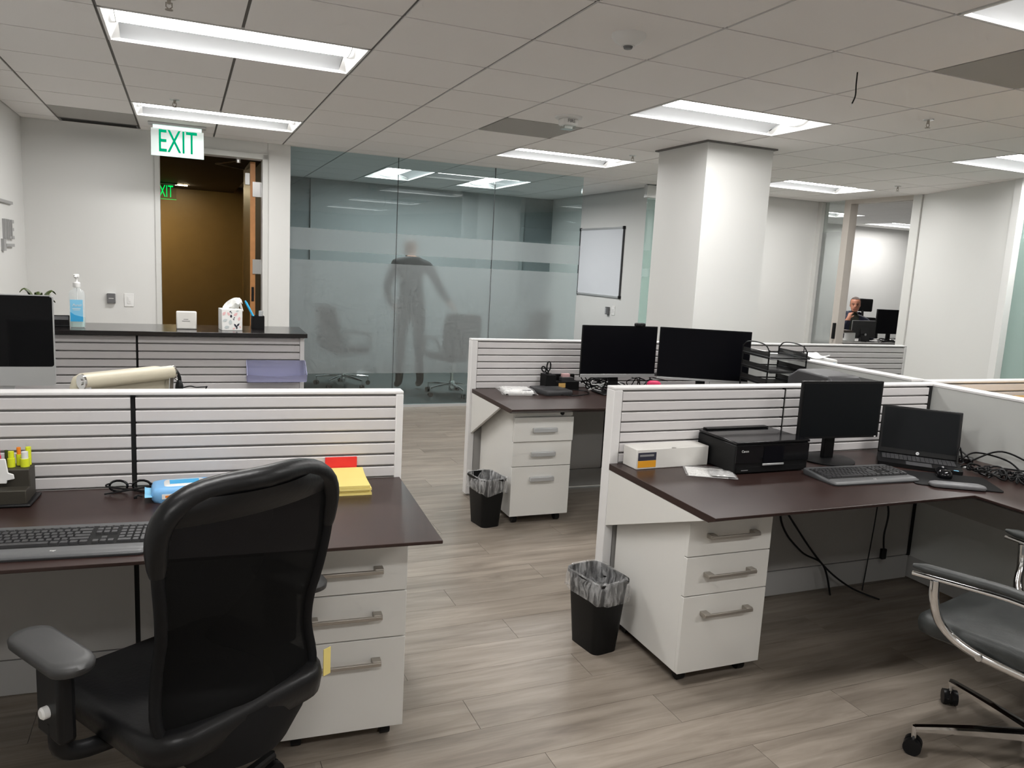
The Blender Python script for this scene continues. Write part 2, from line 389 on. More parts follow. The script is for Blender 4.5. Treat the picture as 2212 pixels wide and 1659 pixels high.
# column
struct(MB().box(3.715, 4.35, 5.07, 5.74, 0, CEIL), 'column', 'wall_paint', 'square white column standing between the desks', 'column')
struct(MB().box(3.69, 4.375, 5.045, 5.765, CEIL - .012, CEIL + .01), 'trim_2', 'rail', 'thin shadow trim around the column head', 'trim')
# ---- meeting room glass front
gw = struct(MB().box(0.957, 4.16, 7.915, 7.945, 0, .028), 'window_2', 'alu', 'three pane frosted glass front of the meeting room', 'glass wall')
for a, bb in ((0.957, 2.028), (2.032, 3.093), (3.097, 4.16)):
    p = MB().box(a, bb, 7.924, 7.936, .028, CEIL).build('pane', 'glass', gw)
    MB().box(a, bb, 7.9215, 7.9225, .37, 1.515).build('frosted_film', 'frost', p)
    MB().box(a, bb, 7.9215, 7.9225, 1.612, 1.825).build('frosted_film', 'frost', p)
for x in (2.03, 3.095): MB().box(x - .002, x + .002, 7.922, 7.938, .028, CEIL).build('joint', 'dark_grey', gw)
MB().box(4.150, 4.166, 7.915, 7.945, 2.40, 2.46).box(4.150, 4.166, 7.915, 7.945, .2, .26).build('edge_clip', 'chrome', gw)
# second glass front right of the doorway
g2 = struct(MB().box(5.02, 6.15, 7.915, 7.945, 0, .028), 'window_3', 'alu', 'narrow teal glass front beside the column', 'glass wall')
p = MB().box(5.02, 5.125, 7.924, 7.936, .028, CEIL).build('pane', 'glass_teal', g2)
p2 = MB().box(5.13, 6.15, 7.924, 7.936, .028, CEIL).build('pane', 'glass_teal', g2)
for q, a, bb in ((p, 5.02, 5.125), (p2, 5.13, 6.15)):
    MB().box(a, bb, 7.9215, 7.9225, .1, 1.515).build('frosted_film', 'frost_teal', q)
    MB().box(a, bb, 7.9215, 7.9225, 1.612, 1.825).build('frosted_film', 'frost_teal', q)
MB().box(4.985, 5.19, 7.89, 7.96, 2.43, 2.575).build('header_box', 'steel', g2, bevel=.004)
# ---- back wall panel in the meeting room (pale blinds section)
struct(MB().box(1.58, 4.72, 10.82, 10.848, 0.02, CEIL), 'trim_3', 'slate_light', 'pale panel on the meeting room end wall', 'trim')
# ---- wooden door in the back wall
fr = struct(MB().box(-0.235, -0.190, 7.865, 8.03, 0, 2.475).box(0.70, 0.752, 7.865, 8.03, 0, 2.475).box(-0.235, .752, 7.865, 8.03, 2.43, 2.48), 'door_1', 'frame_metal', 'grey framed doorway with the wooden door opened into the lobby', 'door', bevel=.003)
lf = MB().box(.600, .648, 8.035, 8.95, 0.01, 2.42).build('door_leaf', 'wood_face', fr)
MB().box(.600, .648, 8.0335, 8.0345, 0.012, 2.415).build('edge_band', 'wood_edge', lf)
for z in (2.16, 1.42, .45): MB().box(.622, .700, 8.022, 8.030, z - .07, z + .07).cyl((.70, 8.02, z - .07), (.70, 8.02, z + .07), .008).build('hinge', 'steel', lf)
MB().box(.555, .598, 8.04, 8.075, 2.20, 2.31).build('contact_switch', 'white_plastic', lf, bevel=.004)
MB().box(.612, .636, 8.028, 8.0325, 1.08, 1.22).build('flush_pull', 'black_plastic', lf)
MB().tube([(.49, 7.98, 2.41), (.30, 8.35, 2.40), (.58, 8.55, 2.39)], .008, 6).cyl((.49, 7.98, 2.39), (.49, 7.98, 2.44), .022).build('closer_arm', 'steel', fr)
# ---- office doorway in the right wall (plane X = 7.65)
sf = struct(MB().box(7.60, 7.72, 7.36, 7.46, 0, CEIL), 'door_2', 'frame_tan', 'tan framed office doorway with glass sidelight', 'door')
MB().box(7.60, 7.72, 6.36, 6.47, 0, CEIL).build('jamb', 'frame_metal', sf)
MB().box(7.60, 7.72, 6.47, 7.36, CEIL - .05, CEIL).build('header', 'frame_tan', sf)
MB().box(7.60, 7.72, 7.83, 7.90, 0, CEIL).build('jamb', 'frame_metal', sf)
pn = MB().box(7.655, 7.667, 7.46, 7.83, 0, CEIL).build('pane', 'glass_clear', sf)
MB().box(7.653, 7.654, 7.46, 7.83, 0.02, 2.20).build('frosted_film', 'frost', pn)
MB().box(7.56, 7.60, 7.375, 7.40, .86, 1.06).build('latch', 'black_plastic', sf, bevel=.004)

# ---- suspended ceiling
ce = struct(MB().box(-1.4, 12.8, -3.1, 15.1, 2.70, 2.76), 'ceiling', 'tile', 'suspended ceiling of square grey white tiles', 'ceiling')
lights = []      # (k0, k1, j0, j1, run)   cells covered
for k in (0, 5, 10):
    for j in (-7, -3, 1, 5):
        if k == 10 and j < 1: continue
        lights.append((k, k + 2, j, j + 1, 'x'))
lights += [(4, 5, 9, 11, 'y'), (6, 7, 9, 11, 'y'), (14, 16, 9, 10, 'o'), (18, 20, 10, 11, 'o'), (14, 16, 1, 2, 'o'), (10, 12, 9, 10, 'o')]
cover = set()
for k0, k1, j0, j1, r in lights:
    for k in range(k0, k1):
        for j in range(j0, j1): cover.add((k, j))
XMIN, GA, GB = -1.26, .0078, .006
def tile_obj(x0, x1, y0, y1, m='tile'):
    x0, x1, y0, y1 = x0 + GA, x1 - GA, y0 + GB, y1 - GB
    o = sub('ceiling_tile', tme[m], ce, ((x0 + x1) / 2, (y0 + y1) / 2, CEIL), (0, 0, 0), (x1 - x0, y1 - y0, 1)); return o
tme = {m: MB().box(-.5, .5, -.5, .5, 0, .016).mesh('ceiling_tile', m) for m in ('tile', 'tile_grey')}
ntile = 0
for k in range(-2, 13):
    for j in range(-6, 8):
        if (k, j) in cover or (k, j) == (-1, 6): continue
        x0, x1 = max(gxl(k), XMIN), gxl(k + 1); y0, y1 = gyl(j), min(gyl(j + 1), 7.88)
        if x1 - x0 < .05 or y1 - y0 < .05: continue
        if (k, j) == (-1, 7): continue
        tile_obj(x0, x1, y0, y1, 'tile_grey' if (k, j) in ((4, 3), (6, -2)) else 'tile'); ntile += 1
for k in range(2, 10):
    for j in range(7, 13):
        if (k, j) in cover: continue
        x0, x1 = max(gxl(k), .957), min(gxl(k + 1), 5.2); y0, y1 = max(gyl(j), 7.88), min(gyl(j + 1), 10.85)
        if x1 - x0 < .05 or y1 - y0 < .05: continue
        tile_obj(x0, x1, y0, y1); ntile += 1
far = MB()
for k in range(-2, 21):
    for j in range(-11, 12):
        if (k, j) in cover: continue
        if not (j < -6 or k >= 13 or (j >= 8 and k >= 10)): continue
        x0, x1 = max(gxl(k), -1.26 if j < 8 else 5.34), min(gxl(k + 1), 12.6); y0, y1 = max(gyl(j), -3), min(gyl(j + 1), 10.5)
        if x1 - x0 < .03 or y1 - y0 < .03: continue
        far.box(x0 + .004, x1 - .004, y0 + .002, y1 - .002, CEIL, CEIL + .016)
o = far.build('tile_field', 'tile', ce); o['kind'] = 'stuff'
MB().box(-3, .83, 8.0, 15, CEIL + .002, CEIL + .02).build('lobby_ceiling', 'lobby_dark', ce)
def runs(free, a, b):
    out = []; st = None
    for q in range(a, b):
        if free(q):
            if st is None: st = q
        elif st is not None: out.append((st, q)); st = None
    if st is not None: out.append((st, b))
    return out
for k in range(-1, 14):
    x = gxl(k); je = 12 if 2 <= k < 10 else 7
    for a, b in runs(lambda j: not ((k, j) in cover and (k - 1, j) in cover), -6, je + 1):
        ya, yb = gyl(a), min(gyl(b), 10.85 if je == 12 else 7.88)
        if yb > ya: MB().box(x - .013, x + .013, ya, yb, CEIL + .008, CEIL + .03).build('grid_rail', 'rail', ce)
for j in range(-6, 13):
    y = gyl(j); k0, k1 = (-2, 13) if j < 8 else (2, 9)
    for a, b in runs(lambda k: not ((k, j) in cover and (k, j - 1) in cover), k0, k1):
        xa, xb = max(gxl(a), -1.26 if j < 8 else .957), min(gxl(b), 7.7 if j < 8 else 5.2)
        if xb > xa: MB().box(xa, xb, y - .010, y + .010, CEIL + .009, CEIL + .028).build('grid_rail', 'rail', ce)
# slot diffuser against the back wall
x0, x1 = gxl(-1) + GA, gxl(0) - GA
tile_obj(gxl(-1), gxl(0), gyl(6), gyl(7), 'tile_grey')
vd = thing('slot_diffuser', 'long black slot air diffuser in the ceiling corner by the wall', 'air vent', (0, 0, 0))
MB().box(x0, x1, 7.655, 7.815, CEIL - .001, CEIL + .01).build('slot', 'black_gap', vd)
MB().box(x0, x1, 7.64, 7.655, CEIL - .003, CEIL + .03).box(x0, x1, 7.815, 7.825, CEIL - .003, CEIL + .03).box(x0, x0 + .012, 7.64, 7.82, CEIL - .004, CEIL + .03).box(x1 - .012, x1, 7.64, 7.82, CEIL - .004, CEIL + .03).build('frame', 'rail', vd)
MB().box(x0, x1, 7.825, 7.879, CEIL, CEIL + .016).build('filler_strip', 'tile', vd)

# ---- troffers
def troffer(w, d):
    """w along local X (lens runs along X), d across; bottom rim at z=0"""
    b = MB(); a, c = w / 2, d / 2; t = .012
    for q in ((-a, a, -c, -c + t), (-a, a, c - t, c), (-a, -a + t, -c, c), (a - t, a, -c, c)): b.box(q[0], q[1], q[2], q[3], -.003, .025)
    rim = b.mesh('rim', 'trim_white')
    r = MB(); n = 8; h = .046; e = a - .055
    for s in (-1, 1):
        def fn(u, v, s=s):
            y = c - t - v * (c - t - .13); z = .012 + h * math.sin(v * PI / 2) ** .8
            return (-e + 2 * e * u, s * y, z)
        r.grid(fn, 1, n)
    r.box(-a, a, -c, c, .10, .105)
    refl = r.mesh('reflector', 'reflector', 60)
    end = []
    for s in (-1, 1):
        ep = MB(); ep.prism([(-c + t, .0), (c - t, .0), (c - t, .1), (-c + t, .1)], 'x', s * (a - t), s * (a - t) - s * .002)
        ep.add([(s * (a - t), -c + t, .004), (s * (a - t), c - t, .004), (s * e, .14, .054), (s * e, -.14, .054)], [(0, 1, 2, 3)])
        ep.add([(s * (a - t), -c + t, .004), (s * e, -.14, .054), (s * e, -c + t, .014)], [(0, 1, 2)])
        ep.add([(s * (a - t), c - t, .004), (s * e, .14, .054), (s * e, c - t, .014)], [(0, 1, 2)])
        end.append(('end_plate', ep.mesh('end_plate', 'trim_white')))
    l = MB()
    def lf(u, v):
        y = -.14 + .28 * v; return (-e + .006 + 2 * (e - .006) * u, y, .058 - .030 * math.cos(y / .14 * PI / 2))
    l.grid(lf, 1, 6); lens = l.mesh('lens', 'lens', 60)
    seam = []
    for s in (-1, 1):
        s2 = MB(); s2.tube([(s * e, y, .056 - .030 * max(math.cos(y / .14 * PI / 2), 0)) for y in [-.14 + .02 * q for q in range(15)]], .004, 5)
        seam.append(('lens_clip', s2.mesh('lens_clip', 'frame_metal')))
    return [('rim', rim), ('reflector', refl), ('lens', lens)] + end + seam
LX = troffer(2 * GXS - .012, GYS - .008)
LLAB = {(0, 1): 'large lit ceiling troffer nearest on the side of the wooden door', (0, 5): 'lit ceiling troffer just before the green exit sign',
        (5, 1): 'lit ceiling troffer right in front of the square column', (5, 5): 'lit ceiling troffer between glass front and square column',
        (10, 1): 'lit ceiling troffer cut by the right picture edge above the angled wall', (10, 5): 'lit ceiling troffer over the office doorway',
        (5, -3): 'lit ceiling troffer cut by the top right picture corner', (0, -3): 'lit ceiling troffer overhead behind the camera',
        (0, -7): 'lit ceiling troffer at the rear of the room on the left wall side', (5, -7): 'lit ceiling troffer at the rear of the room in the middle'}
def put_troffer(x, y, lab, rz=0):
    t = thing('ceiling_light', lab, 'ceiling light', (x, y, CEIL), rz, 'recessed ceiling troffers')
    for n, me in LX: sub(n, me, t)
OLAB = {(14, 9): 'lit troffer in the office ceiling above the seated man', (18, 10): 'lit troffer at the back of the office ceiling',
        (14, 1): 'added unseen troffer lighting the angled frosted glass from behind', (10, 9): 'lit troffer behind the narrow teal glass front'}  # the lamp behind the angled glass is added so the glass looks lit
for k0, k1, j0, j1, r in lights:
    x, y = (gxl(k0) + gxl(k1)) / 2, (gyl(j0) + gyl(j1)) / 2
    lab = LLAB.get((k0, j0)) if r == 'x' else OLAB.get((k0, j0)) or ('lit troffer in the meeting room ceiling nearer the wooden door' if k0 == 4 else 'lit troffer in the meeting room ceiling nearer the whiteboard')
    put_troffer(x, y, lab, 90 if r == 'y' else 0)
lt = thing('lobby_light', 'thin warm light strip in the dark lobby ceiling', 'ceiling light', (-.06, 13.95, CEIL))
MB().box(-.17, .13, -.03, .03, -.012, 0).build('lens', 'lens_lobby', lt); MB().box(-.18, .14, -.04, .04, -.004, .002).build('rim', 'dark_grey', lt)
l2 = thing('lobby_light', 'warm downlight washing the bronze lobby wall', 'ceiling light', (-1.1, 14.0, CEIL))
MB().lathe([(.16, -.012), (.16, 0)], 20).build('lens', 'lens_lobby', l2); MB().lathe([(.165, -.004), (.20, -.004), (.20, .002), (.165, .002)], 20).build('rim', 'dark_grey', l2)

# ---- exit signs
def exit_sign(name, lab, x, y, w, h, top, gm, back, grp):
    t = thing(name, lab, 'exit sign', (x, y, CEIL), 0, grp)
    MB().box(-w * .55, w * .55, -.05, .05, -.02, 0).build('canopy', 'alu', t, bevel=.006)
    p = MB().box(-w / 2, w / 2, -.004, .004, -top - h, -top).build('plate', back, t)
    MB().box(-w / 2, w / 2, -.006, .006, -top - h - .006, -top - h).build('edge_light', 'exit_glow' if back == 'exit_plate' else gm, t)
    MB().box(-w * .46, w * .46, -.008, .008, -top, -.02).build('bracket', 'exit_glow' if back == 'exit_plate' else 'alu', t)
    text('lettering', 'EXIT', h * 1.22, gm, t, (0, -.006, -top - h / 2), (PI / 2, 0, 0), .001, sx=w * .30 / h)
    return t
exit_sign('exit_sign', 'clear exit sign with green letters hanging before the door', -.035, 7.33, .41, .215, .045, 'exit_green', 'exit_plate', None)
exit_sign('exit_sign', 'glowing green exit sign inside the dark lobby', -.275, 13.8, .36, .22, .03, 'exit_green_lobby', 'glass_clear', None)

# ---- small ceiling fittings
def sprinkler(x, y, lab):
    t = thing('sprinkler', lab, 'sprinkler', (x, y, CEIL), 0, 'ceiling sprinklers')
    MB().lathe([(.032, 0), (.030, -.006), (.012, -.008)], 16).build('escutcheon', 'steel', t, 60)
    MB().cyl((0, 0, -.006), (0, 0, -.028), .008).tube([(-.011, 0, -.022), (-.012, 0, -.04), (0, 0, -.05)], .0025, 5).tube([(.011, 0, -.022), (.012, 0, -.04), (0, 0, -.05)], .0025, 5).build('body', 'nickel', t)
    MB().lathe([(.016, -.05), (.016, -.053)], 12).build('deflector', 'nickel', t)
sprinkler(-.046, 6.14, 'sprinkler above the green exit sign between two troffers')
sprinkler(-.044, 3.72, 'sprinkler cut by the top picture edge beside the near troffer')
sprinkler(3.70, 6.14, 'sprinkler at the end of the troffer before the column')
sprinkler(4.26, 3.59, 'sprinkler right of the hanging wire in the open ceiling')
sprinkler(6.84, 6.03, 'sprinkler near the troffer over the office doorway')
t = thing('smoke_detector', 'white dome smoke detector on a ceiling tile', 'smoke detector', (1.815, 3.12, CEIL))
MB().lathe([(.075, 0), (.075, -.012), (.062, -.03), (.03, -.048), (.03, -.05)], 28).build('housing', 'trim_white', t, 40)
MB().lathe([(.022, -.049), (.018, -.060), (.001, -.061)], 16).build('sensor', 'grey_plastic', t, 40)
t = thing('fire_strobe', 'white fire alarm strobe mounted on the ceiling', 'fire alarm', (2.44, 4.93, CEIL))
MB().lathe([(.095, 0), (.092, -.012), (.07, -.016)], 28).build('back_plate', 'trim_white', t, 40)
MB().box(-.055, .055, -.05, .05, -.06, -.012).build('body', 'white_plastic', t, bevel=.012)
MB().box(-.045, .045, -.042, .042, -.085, -.058).build('strobe_lens', 'glass_clear', t, bevel=.008)
MB().box(-.03, .03, -.01, .01, -.078, -.06).build('flash_tube', 'steel', t)
text('lettering', 'FIRE', .032, 'grey_print', t, (0, -.052, -.036), (PI / 2, 0, 0), .0005)
t = thing('hanging_wire', 'short black wire stub dangling from a ceiling tile', 'wire', (3.07, 3.03, CEIL))
MB().tube(curve3([(0, 0, 0), (.001, 0, -.06), (.004, 0, -.11), (-.012, 0, -.15)]), .0035, 6).build('cable', 'black_plastic', t)
MB().tube([(-.012, 0, -.15), (-.022, 0, -.165)], .0016, 5).tube([(-.012, 0, -.15), (-.014, .002, -.168)], .0016, 5).build('bare_end', 'steel', t)

# ---- wall fittings
t = thing('wall_thermostat', 'small grey thermostat on the white wall beside the door', 'thermostat', (-.606, 7.88, 1.08))
MB().box(-.033, .033, -.035, 0, -.045, .045).build('case', 'grey_plastic', t, bevel=.004); MB().box(-.02, .02, -.037, -.034, -.004, .002).build('slot', 'frame_metal', t)
MB().box(-.034, .034, -.03, 0, .04, .047).build('cap', 'white_plastic', t)
def switch(x, y, z, rz, lab):
    t = thing('light_switch', lab, 'light switch', (x, y, z), rz, 'white wall switches')
    MB().box(-.04, .04, -.007, 0, -.06, .06).build('plate', 'white_plastic', t, bevel=.003)
    MB().box(-.016, .016, -.010, -.006, -.034, .034).build('rocker', 'trim_white', t, bevel=.002)
    MB().box(-.002, .012, -.014, -.009, -.012, .02).build('slider', 'white_plastic', t)
switch(-.463, 7.88, 1.067, 0, 'white light switch between thermostat and door frame')
switch(5.2, 8.83, 1.05, 90 + 180, 'white light switch below the whiteboard')
t = thing('wall_sensor', 'small grey box below the whiteboard beside a switch', 'thermostat', (5.2, 8.96, 1.04), 270)
MB().box(-.035, .035, -.035, 0, -.05, .05).build('case', 'grey_plastic', t, bevel=.004); MB().box(-.025, -.005, -.037, -.033, -.04, .04).build('cover', 'alu', t)
# whiteboard
t = thing('whiteboard', 'white board in thin black and silver frame inside the meeting room', 'whiteboard', (5.2, 9.28, 1.675), 270)
MB().box(-.58, .58, -.012, 0, -.445, .445).build('board', 'whiteboard', t)
for a in (-.445, .445): MB().box(-.595, .595, -.02, 0, a - .012, a + .012).build('frame_rail', 'alu', t)
for a in (-.59, .59): MB().box(a - .010, a + .010, -.02, 0, -.45, .45).build('frame_rail', 'dark_grey', t)
for a in (-.59, .59):
    for bz in (-.445, .445): MB().box(a - .02, a + .02, -.024, 0, bz - .02, bz + .02).build('corner_cap', 'black_plastic', t, bevel=.004)
# raised letters on the left wall
def wl(name, lab, z, h, parts):
    mb = MB()
    for y0, y1, z0, z1 in parts: mb.box(0, .02, y0, y1, z + z0, z + z1)
    solo(mb, name, 'sign_letter', lab, 'wall letters', (-1.26, 0, 0), 0, 'raised letters on the white wall')
wl('wall_letters', 'thin grey bar topping the raised letters on the corner wall', 1.83, .03, [(6.3, 7.30, 0, .022)])
wl('wall_letters', 'grey raised letters ending in E on the corner wall', 1.56, .15, [(6.97, 7.0, 0, .15), (7.02, 7.045, 0, .15), (7.07, 7.10, 0, .15), (7.125, 7.15, 0, .15), (7.15, 7.20, 0, .022), (7.22, 7.245, 0, .15), (7.245, 7.31, 0, .026), (7.245, 7.30, .064, .088), (7.245, 7.31, .124, .15)])
wl('wall_letters', 'grey block and dash below the raised letters', 1.50, .05, [(6.9, 6.98, -.03, .06), (6.99, 7.30, 0, .024)])
# ================================================================ cubicle panels
SP = .045
_slat = {}
def slat_mesh(w):
    k = round(w, 3)
    if k not in _slat:
        # profile in (y, z): front face at y=0, small lip on top, real depth
        _slat[k] = MB().prism([(.0015, 0), (0, .003), (0, SP - .0095), (.002, SP - .0075), (.016, SP - .0075), (.016, 0)], 'x', 0, k).mesh('slat', 'slat_white')
    return _slat[k]
def panel_x(name, label, x0, x1, y, segs, lab_grp='slatted cubicle panels', post0=True, post1=True, th=.062, top=1.068, nsl=7, lower='panel_grey'):
    """panel running along X, slatted face looking towards -Y at y; segs = [(a,b)] slat runs"""
    t = thing(name, label, 'cubicle panel', (0, 0, 0), 0, lab_grp)
    MB().box(x0, x1, y - .002, y + th + .002, top - .012, top).build('top_cap', 'panel_frame', t, bevel=.003)
    MB().box(x0 + .01, x1 - .01, y + .016, y + th - .004, .10, top - .012).build('core', 'groove', t)
    MB().box(x0 + .01, x1 - .01, y + th - .004, y + th, .12, top - .012).build('rear_face', 'panel_board', t)
    MB().box(x0 + .01, x1 - .01, y + .002, y + th - .002, .02, .145).build('base_raceway', 'raceway_shaded', t, bevel=.002)
    if post0: MB().box(x0, x0 + .042, y - .002, y + th + .002, .012, top - .012).build('end_post', 'panel_frame', t, bevel=.003)
    if post1: MB().box(x1 - .028, x1, y - .002, y + th + .002, .012, top - .012).build('end_post', 'panel_frame', t, bevel=.003)
    for a, b in segs:
        me = slat_mesh(b - a)
        for i in range(nsl): sub('slat', me, t, (a, y, top - .013 - SP * (i + 1)))
        MB().box(a, b, y + .003, y + .018, .15, top - .016 - SP * nsl).build('lower_panel', lower, t)
    for i in range(len(segs) - 1):
        a, b = segs[i][1], segs[i + 1][0]
        MB().box(a, b, y + .006, y + .02, .14, top - .013).build('seam_strip', 'black_gap', t)
    return t
frame(FL)
panel_x('cubicle_panel', 'slatted white panel behind the nearest desk with the mesh chair', -1.22, .645, 2.80, [(-1.21, -.284), (-.268, .617)], post0=False)
frame(FR)
pr_ = panel_x('cubicle_panel', 'slatted white panel behind the desk with the black printer', 1.60, 3.472, 2.835, [(1.645, 2.512), (2.524, 3.45)], post1=False)
MB().box(3.450, 3.470, 2.833, 2.85, .145, 1.055).build('seam_strip', 'black_gap', pr_)
panel_x('cubicle_panel', 'slatted white panel running on beyond the corner over pale wood', 3.565, 5.45, 2.915, [(3.57, 5.42)], post0=False)
# spine panels running along Y
def panel_y(label, x0, x1, y0, y1, top=1.068, post=None):
    t = thing('cubicle_panel', label, 'cubicle panel', (0, 0, 0), 0, 'plain cubicle spine panels')
    MB().box(x0 - .002, x1 + .002, y0, y1, top - .014, top).build('top_cap', 'panel_frame', t, bevel=.003)
    MB().box(x0, x1, y0, y1, .14, top - .014).build('board', 'panel_board', t)
    MB().box(x0 + .004, x1 - .004, y0, y1, .02, .14).build('base_raceway', 'raceway_shaded', t)
    return t
panel_y('plain pale panel closing the printer desk toward the frosted glass', 3.475, 3.56, .35, 2.90)
frame(FI)
panel_y('plain pale panel between the two monitors desk and the far desk', 3.490, 3.575, 3.014, 4.786)
panel_x('cubicle_panel', 'slatted white panel behind the desk with two monitors', 1.598, 5.44, 4.79, [(1.642, 2.62), (2.634, 3.49), (3.575, 4.35), (4.364, 5.41)])

# ================================================================ desks
def slab_top(mb, poly, z0, z1, under=None):
    """polygon worktop with an undercut (knife) edge"""
    c = Vector((sum(p[0] for p in poly) / len(poly), sum(p[1] for p in poly) / len(poly)))
    zs = z1 - .010
    ring = lambda q, z: [(x, y, z) for x, y in q]
    return mb.rings([ring(under or poly, z0), ring(poly, zs), ring(poly, z1)])
DZ = .737
def gusset(t, x, y0, y1, z0):
    MB().prism([(y0, DZ - .028), (y1, DZ - .028), (y1, z0)], 'x', x, x + .018).build('side_gusset', 'cabinet', t, bevel=.002)
def ldesk(label, poly, under=None, n=0):
    t = thing('desk', label, 'desk', (0, 0, 0), 0)
    slab_top(MB(), poly, DZ - .027, DZ, under).build('worktop', 'desk_wood', t, bevel=.0015)
    return t
frame(FL)
t = ldesk('dark wood desk on the near left behind the mesh chair', [(-1.2, 2.10), (.638, 2.10), (.638, 2.796), (-1.2, 2.796)], [(-1.2, 2.145), (.60, 2.145), (.60, 2.796), (-1.2, 2.796)])
MB().box(.575, .595, 2.55, 2.795, .15, DZ - .028).build('end_support', 'panel_grey', t)
MB().box(-1.19, -1.17, 2.30, 2.795, 0, DZ - .028).build('end_support', 'panel_grey', t)
frame(FR)
t = ldesk('dark wood corner desk carrying the black printer and laptop', [(1.60, 2.09), (2.865, 2.09), (2.865, .62), (3.472, .62), (3.472, 2.833), (1.60, 2.833)], [(1.60, 2.13), (2.905, 2.13), (2.905, .62), (3.472, .62), (3.472, 2.833), (1.60, 2.833)])
gusset(t, 1.602, 2.15, 2.832, .46)
MB().box(3.452, 3.472, .7, 2.8, .45, DZ - .028).build('wall_cleat', 'panel_grey', t)
frame(FI)
t = ldesk('dark wood corner desk carrying two black monitors', [(1.612, 4.045), (2.88, 4.045), (2.88, 3.02), (3.486, 3.02), (3.486, 4.788), (1.612, 4.788)], [(1.612, 4.075), (2.91, 4.075), (2.91, 3.02), (3.486, 3.02), (3.486, 4.788), (1.612, 4.788)])
gusset(t, 1.614, 4.26, 4.786, .435)
MB().box(2.87, 2.888, 3.03, 3.05, 0, DZ - .028).box(3.46, 3.486, 3.03, 3.05, 0, DZ - .028).build('leg_post', 'panel_grey', t)
t = thing('desk', 'desk hidden behind the spine panel carrying white papers', 'desk', (0, 0, 0))
slab_top(MB(), [(3.58, 3.9), (5.40, 3.9), (5.40, 4.788), (3.58, 4.788)], DZ - .027, DZ).build('worktop', 'desk_wood', t, bevel=.002)
MB().box(3.60, 3.62, 4.0, 4.78, 0, DZ - .028).box(5.36, 5.38, 4.0, 4.78, 0, DZ - .028).build('side_panel', 'panel_grey', t)

# ================================================================ drawer pedestals
def pedestal(label, x0, x1, yf, yb, handle, proud=0, top=.700):
    t = thing('drawer_pedestal', label, 'drawer cabinet', (0, 0, 0), 0, 'white three drawer pedestals')
    MB().box(x0 + .002, x1 - .002, yf + .02, yb, .052, top).build('body', 'cabinet', t, bevel=.002)
    zs = [(.362, .055), (.517, .366), (.668, .521)]
    for i, (z1, z0) in enumerate(zs):
        off = -.012 if (proud and i == 2) else 0
        d = MB().box(x0, x1, yf + off, yf + .019 + off, z0, z1).build('drawer', 'cabinet', t, bevel=.0015)
        if off: MB().box(x0 + .012, x1 - .012, yf, yf + .05, z0 + .01, z1 - .01).build('drawer_box', 'cabinet', d)
        zc = z1 - .07; xc = (x0 + x1) / 2
        if handle == 'bar':
            h = MB().cbox((xc, yf - .030, zc), (.222, .010, .012)).cbox((xc - .098, yf - .015, zc + .001), (.028, .030, .017)).cbox((xc + .098, yf - .015, zc + .001), (.028, .030, .017))
            h.build('handle', 'nickel', d, bevel=.0015)
        else:
            zc = z1 - .085
            MB().box(xc - .075, xc + .08, yf + off - .022, yf + off, zc - .004, zc + .022).build('handle', 'alu', d, bevel=.002)
    if handle != 'bar':
        lk = MB().box(x0 + .004, x1 - .004, yf, yf + .02, .674, top).build('lock_rail', 'cabinet', t)
        MB().cyl((x0 + .31, yf - .010, .690), (x0 + .31, yf, .690), .012).build('lock', 'black_plastic', lk)
    for cx, cy in ((x0 + .05, yf + .06), (x1 - .05, yf + .06), (x0 + .05, yb - .06), (x1 - .05, yb - .06)):
        MB().cyl((cx - .016, cy, .025), (cx + .016, cy, .025), .025).box(cx - .02, cx + .02, cy - .012, cy + .012, .03, .052).build('caster', 'black_plastic', t, bevel=.002)
    return t
frame(FL); pedestal('white three drawer pedestal beside the mesh chair', .185, .568, 2.262, 2.78, 'bar')
frame(FR); pedestal('white three drawer pedestal under the printer desk', 1.640, 2.022, 2.282, 2.80, 'bar')
frame(FI); pedestal('white three drawer pedestal with flat grey pulls under the two monitors desk', 1.672, 2.058, 4.155, 4.74, 'flat', 1)

# ================================================================ waste bins
def bin_(label, x, y, rz, h=.37, w=.26, d=.20, trash=False):
    t = thing('waste_bin', label, 'waste bin', (x, y, 0), rz, 'black waste bins with clear liners')
    def ring(sw, sd, z, r): return [(px, py, z) for px, py in rrect(sw, sd, r)]
    b = MB(); b.rings([ring(w * .76, d * .74, 0, .03), ring(w * .76, d * .74, .005, .03), ring(w, d, h, .04), ring(w + .012, d + .012, h, .045), ring(w + .012, d + .012, h - .012, .045)], caps=False)
    b.add(ring(w * .76, d * .74, 0.004, .03), [tuple(range(20))])
    b.build('bucket', 'bin_black', t, 50)
    random.seed(int(x * 100))
    rs = []
    for k, (zz, grow) in enumerate(((h - .085, .016), (h - .07, .022), (h - .02, .020), (h + .006, .010), (h + .004, -.012), (h - .05, -.02), (h - .12, -.055), (h - .20, -.10))):
        rs.append([(px + random.uniform(-.009, .009), py + random.uniform(-.009, .009), zz + random.uniform(-.014, .014) * (1 if k not in (3, 4) else .3)) for px, py in rrect(w + grow, d + grow, .045)])
    MB().rings(rs, caps=False).build('liner', 'bag', t, 80)
    if trash:
        MB().ball((.03, 0, h - .12), .06, 8, (1.1, .9, .8)).build('crumpled_bag', 'jacket_navy', t, 80)
        MB().ball((-.05, .02, h - .11), .05, 8, (1, .8, .8)).build('paper_wad', 'bag_foil', t, 80)
    return t
frame(FI)
bin_('black waste bin with crumpled rubbish in front of the printer desk pedestal', 1.49, 2.68, 100, .315, .235, .165, True)
bin_('black waste bin standing by the two monitors desk pedestal', 1.545, 4.235, 100, .30, .225, .165)

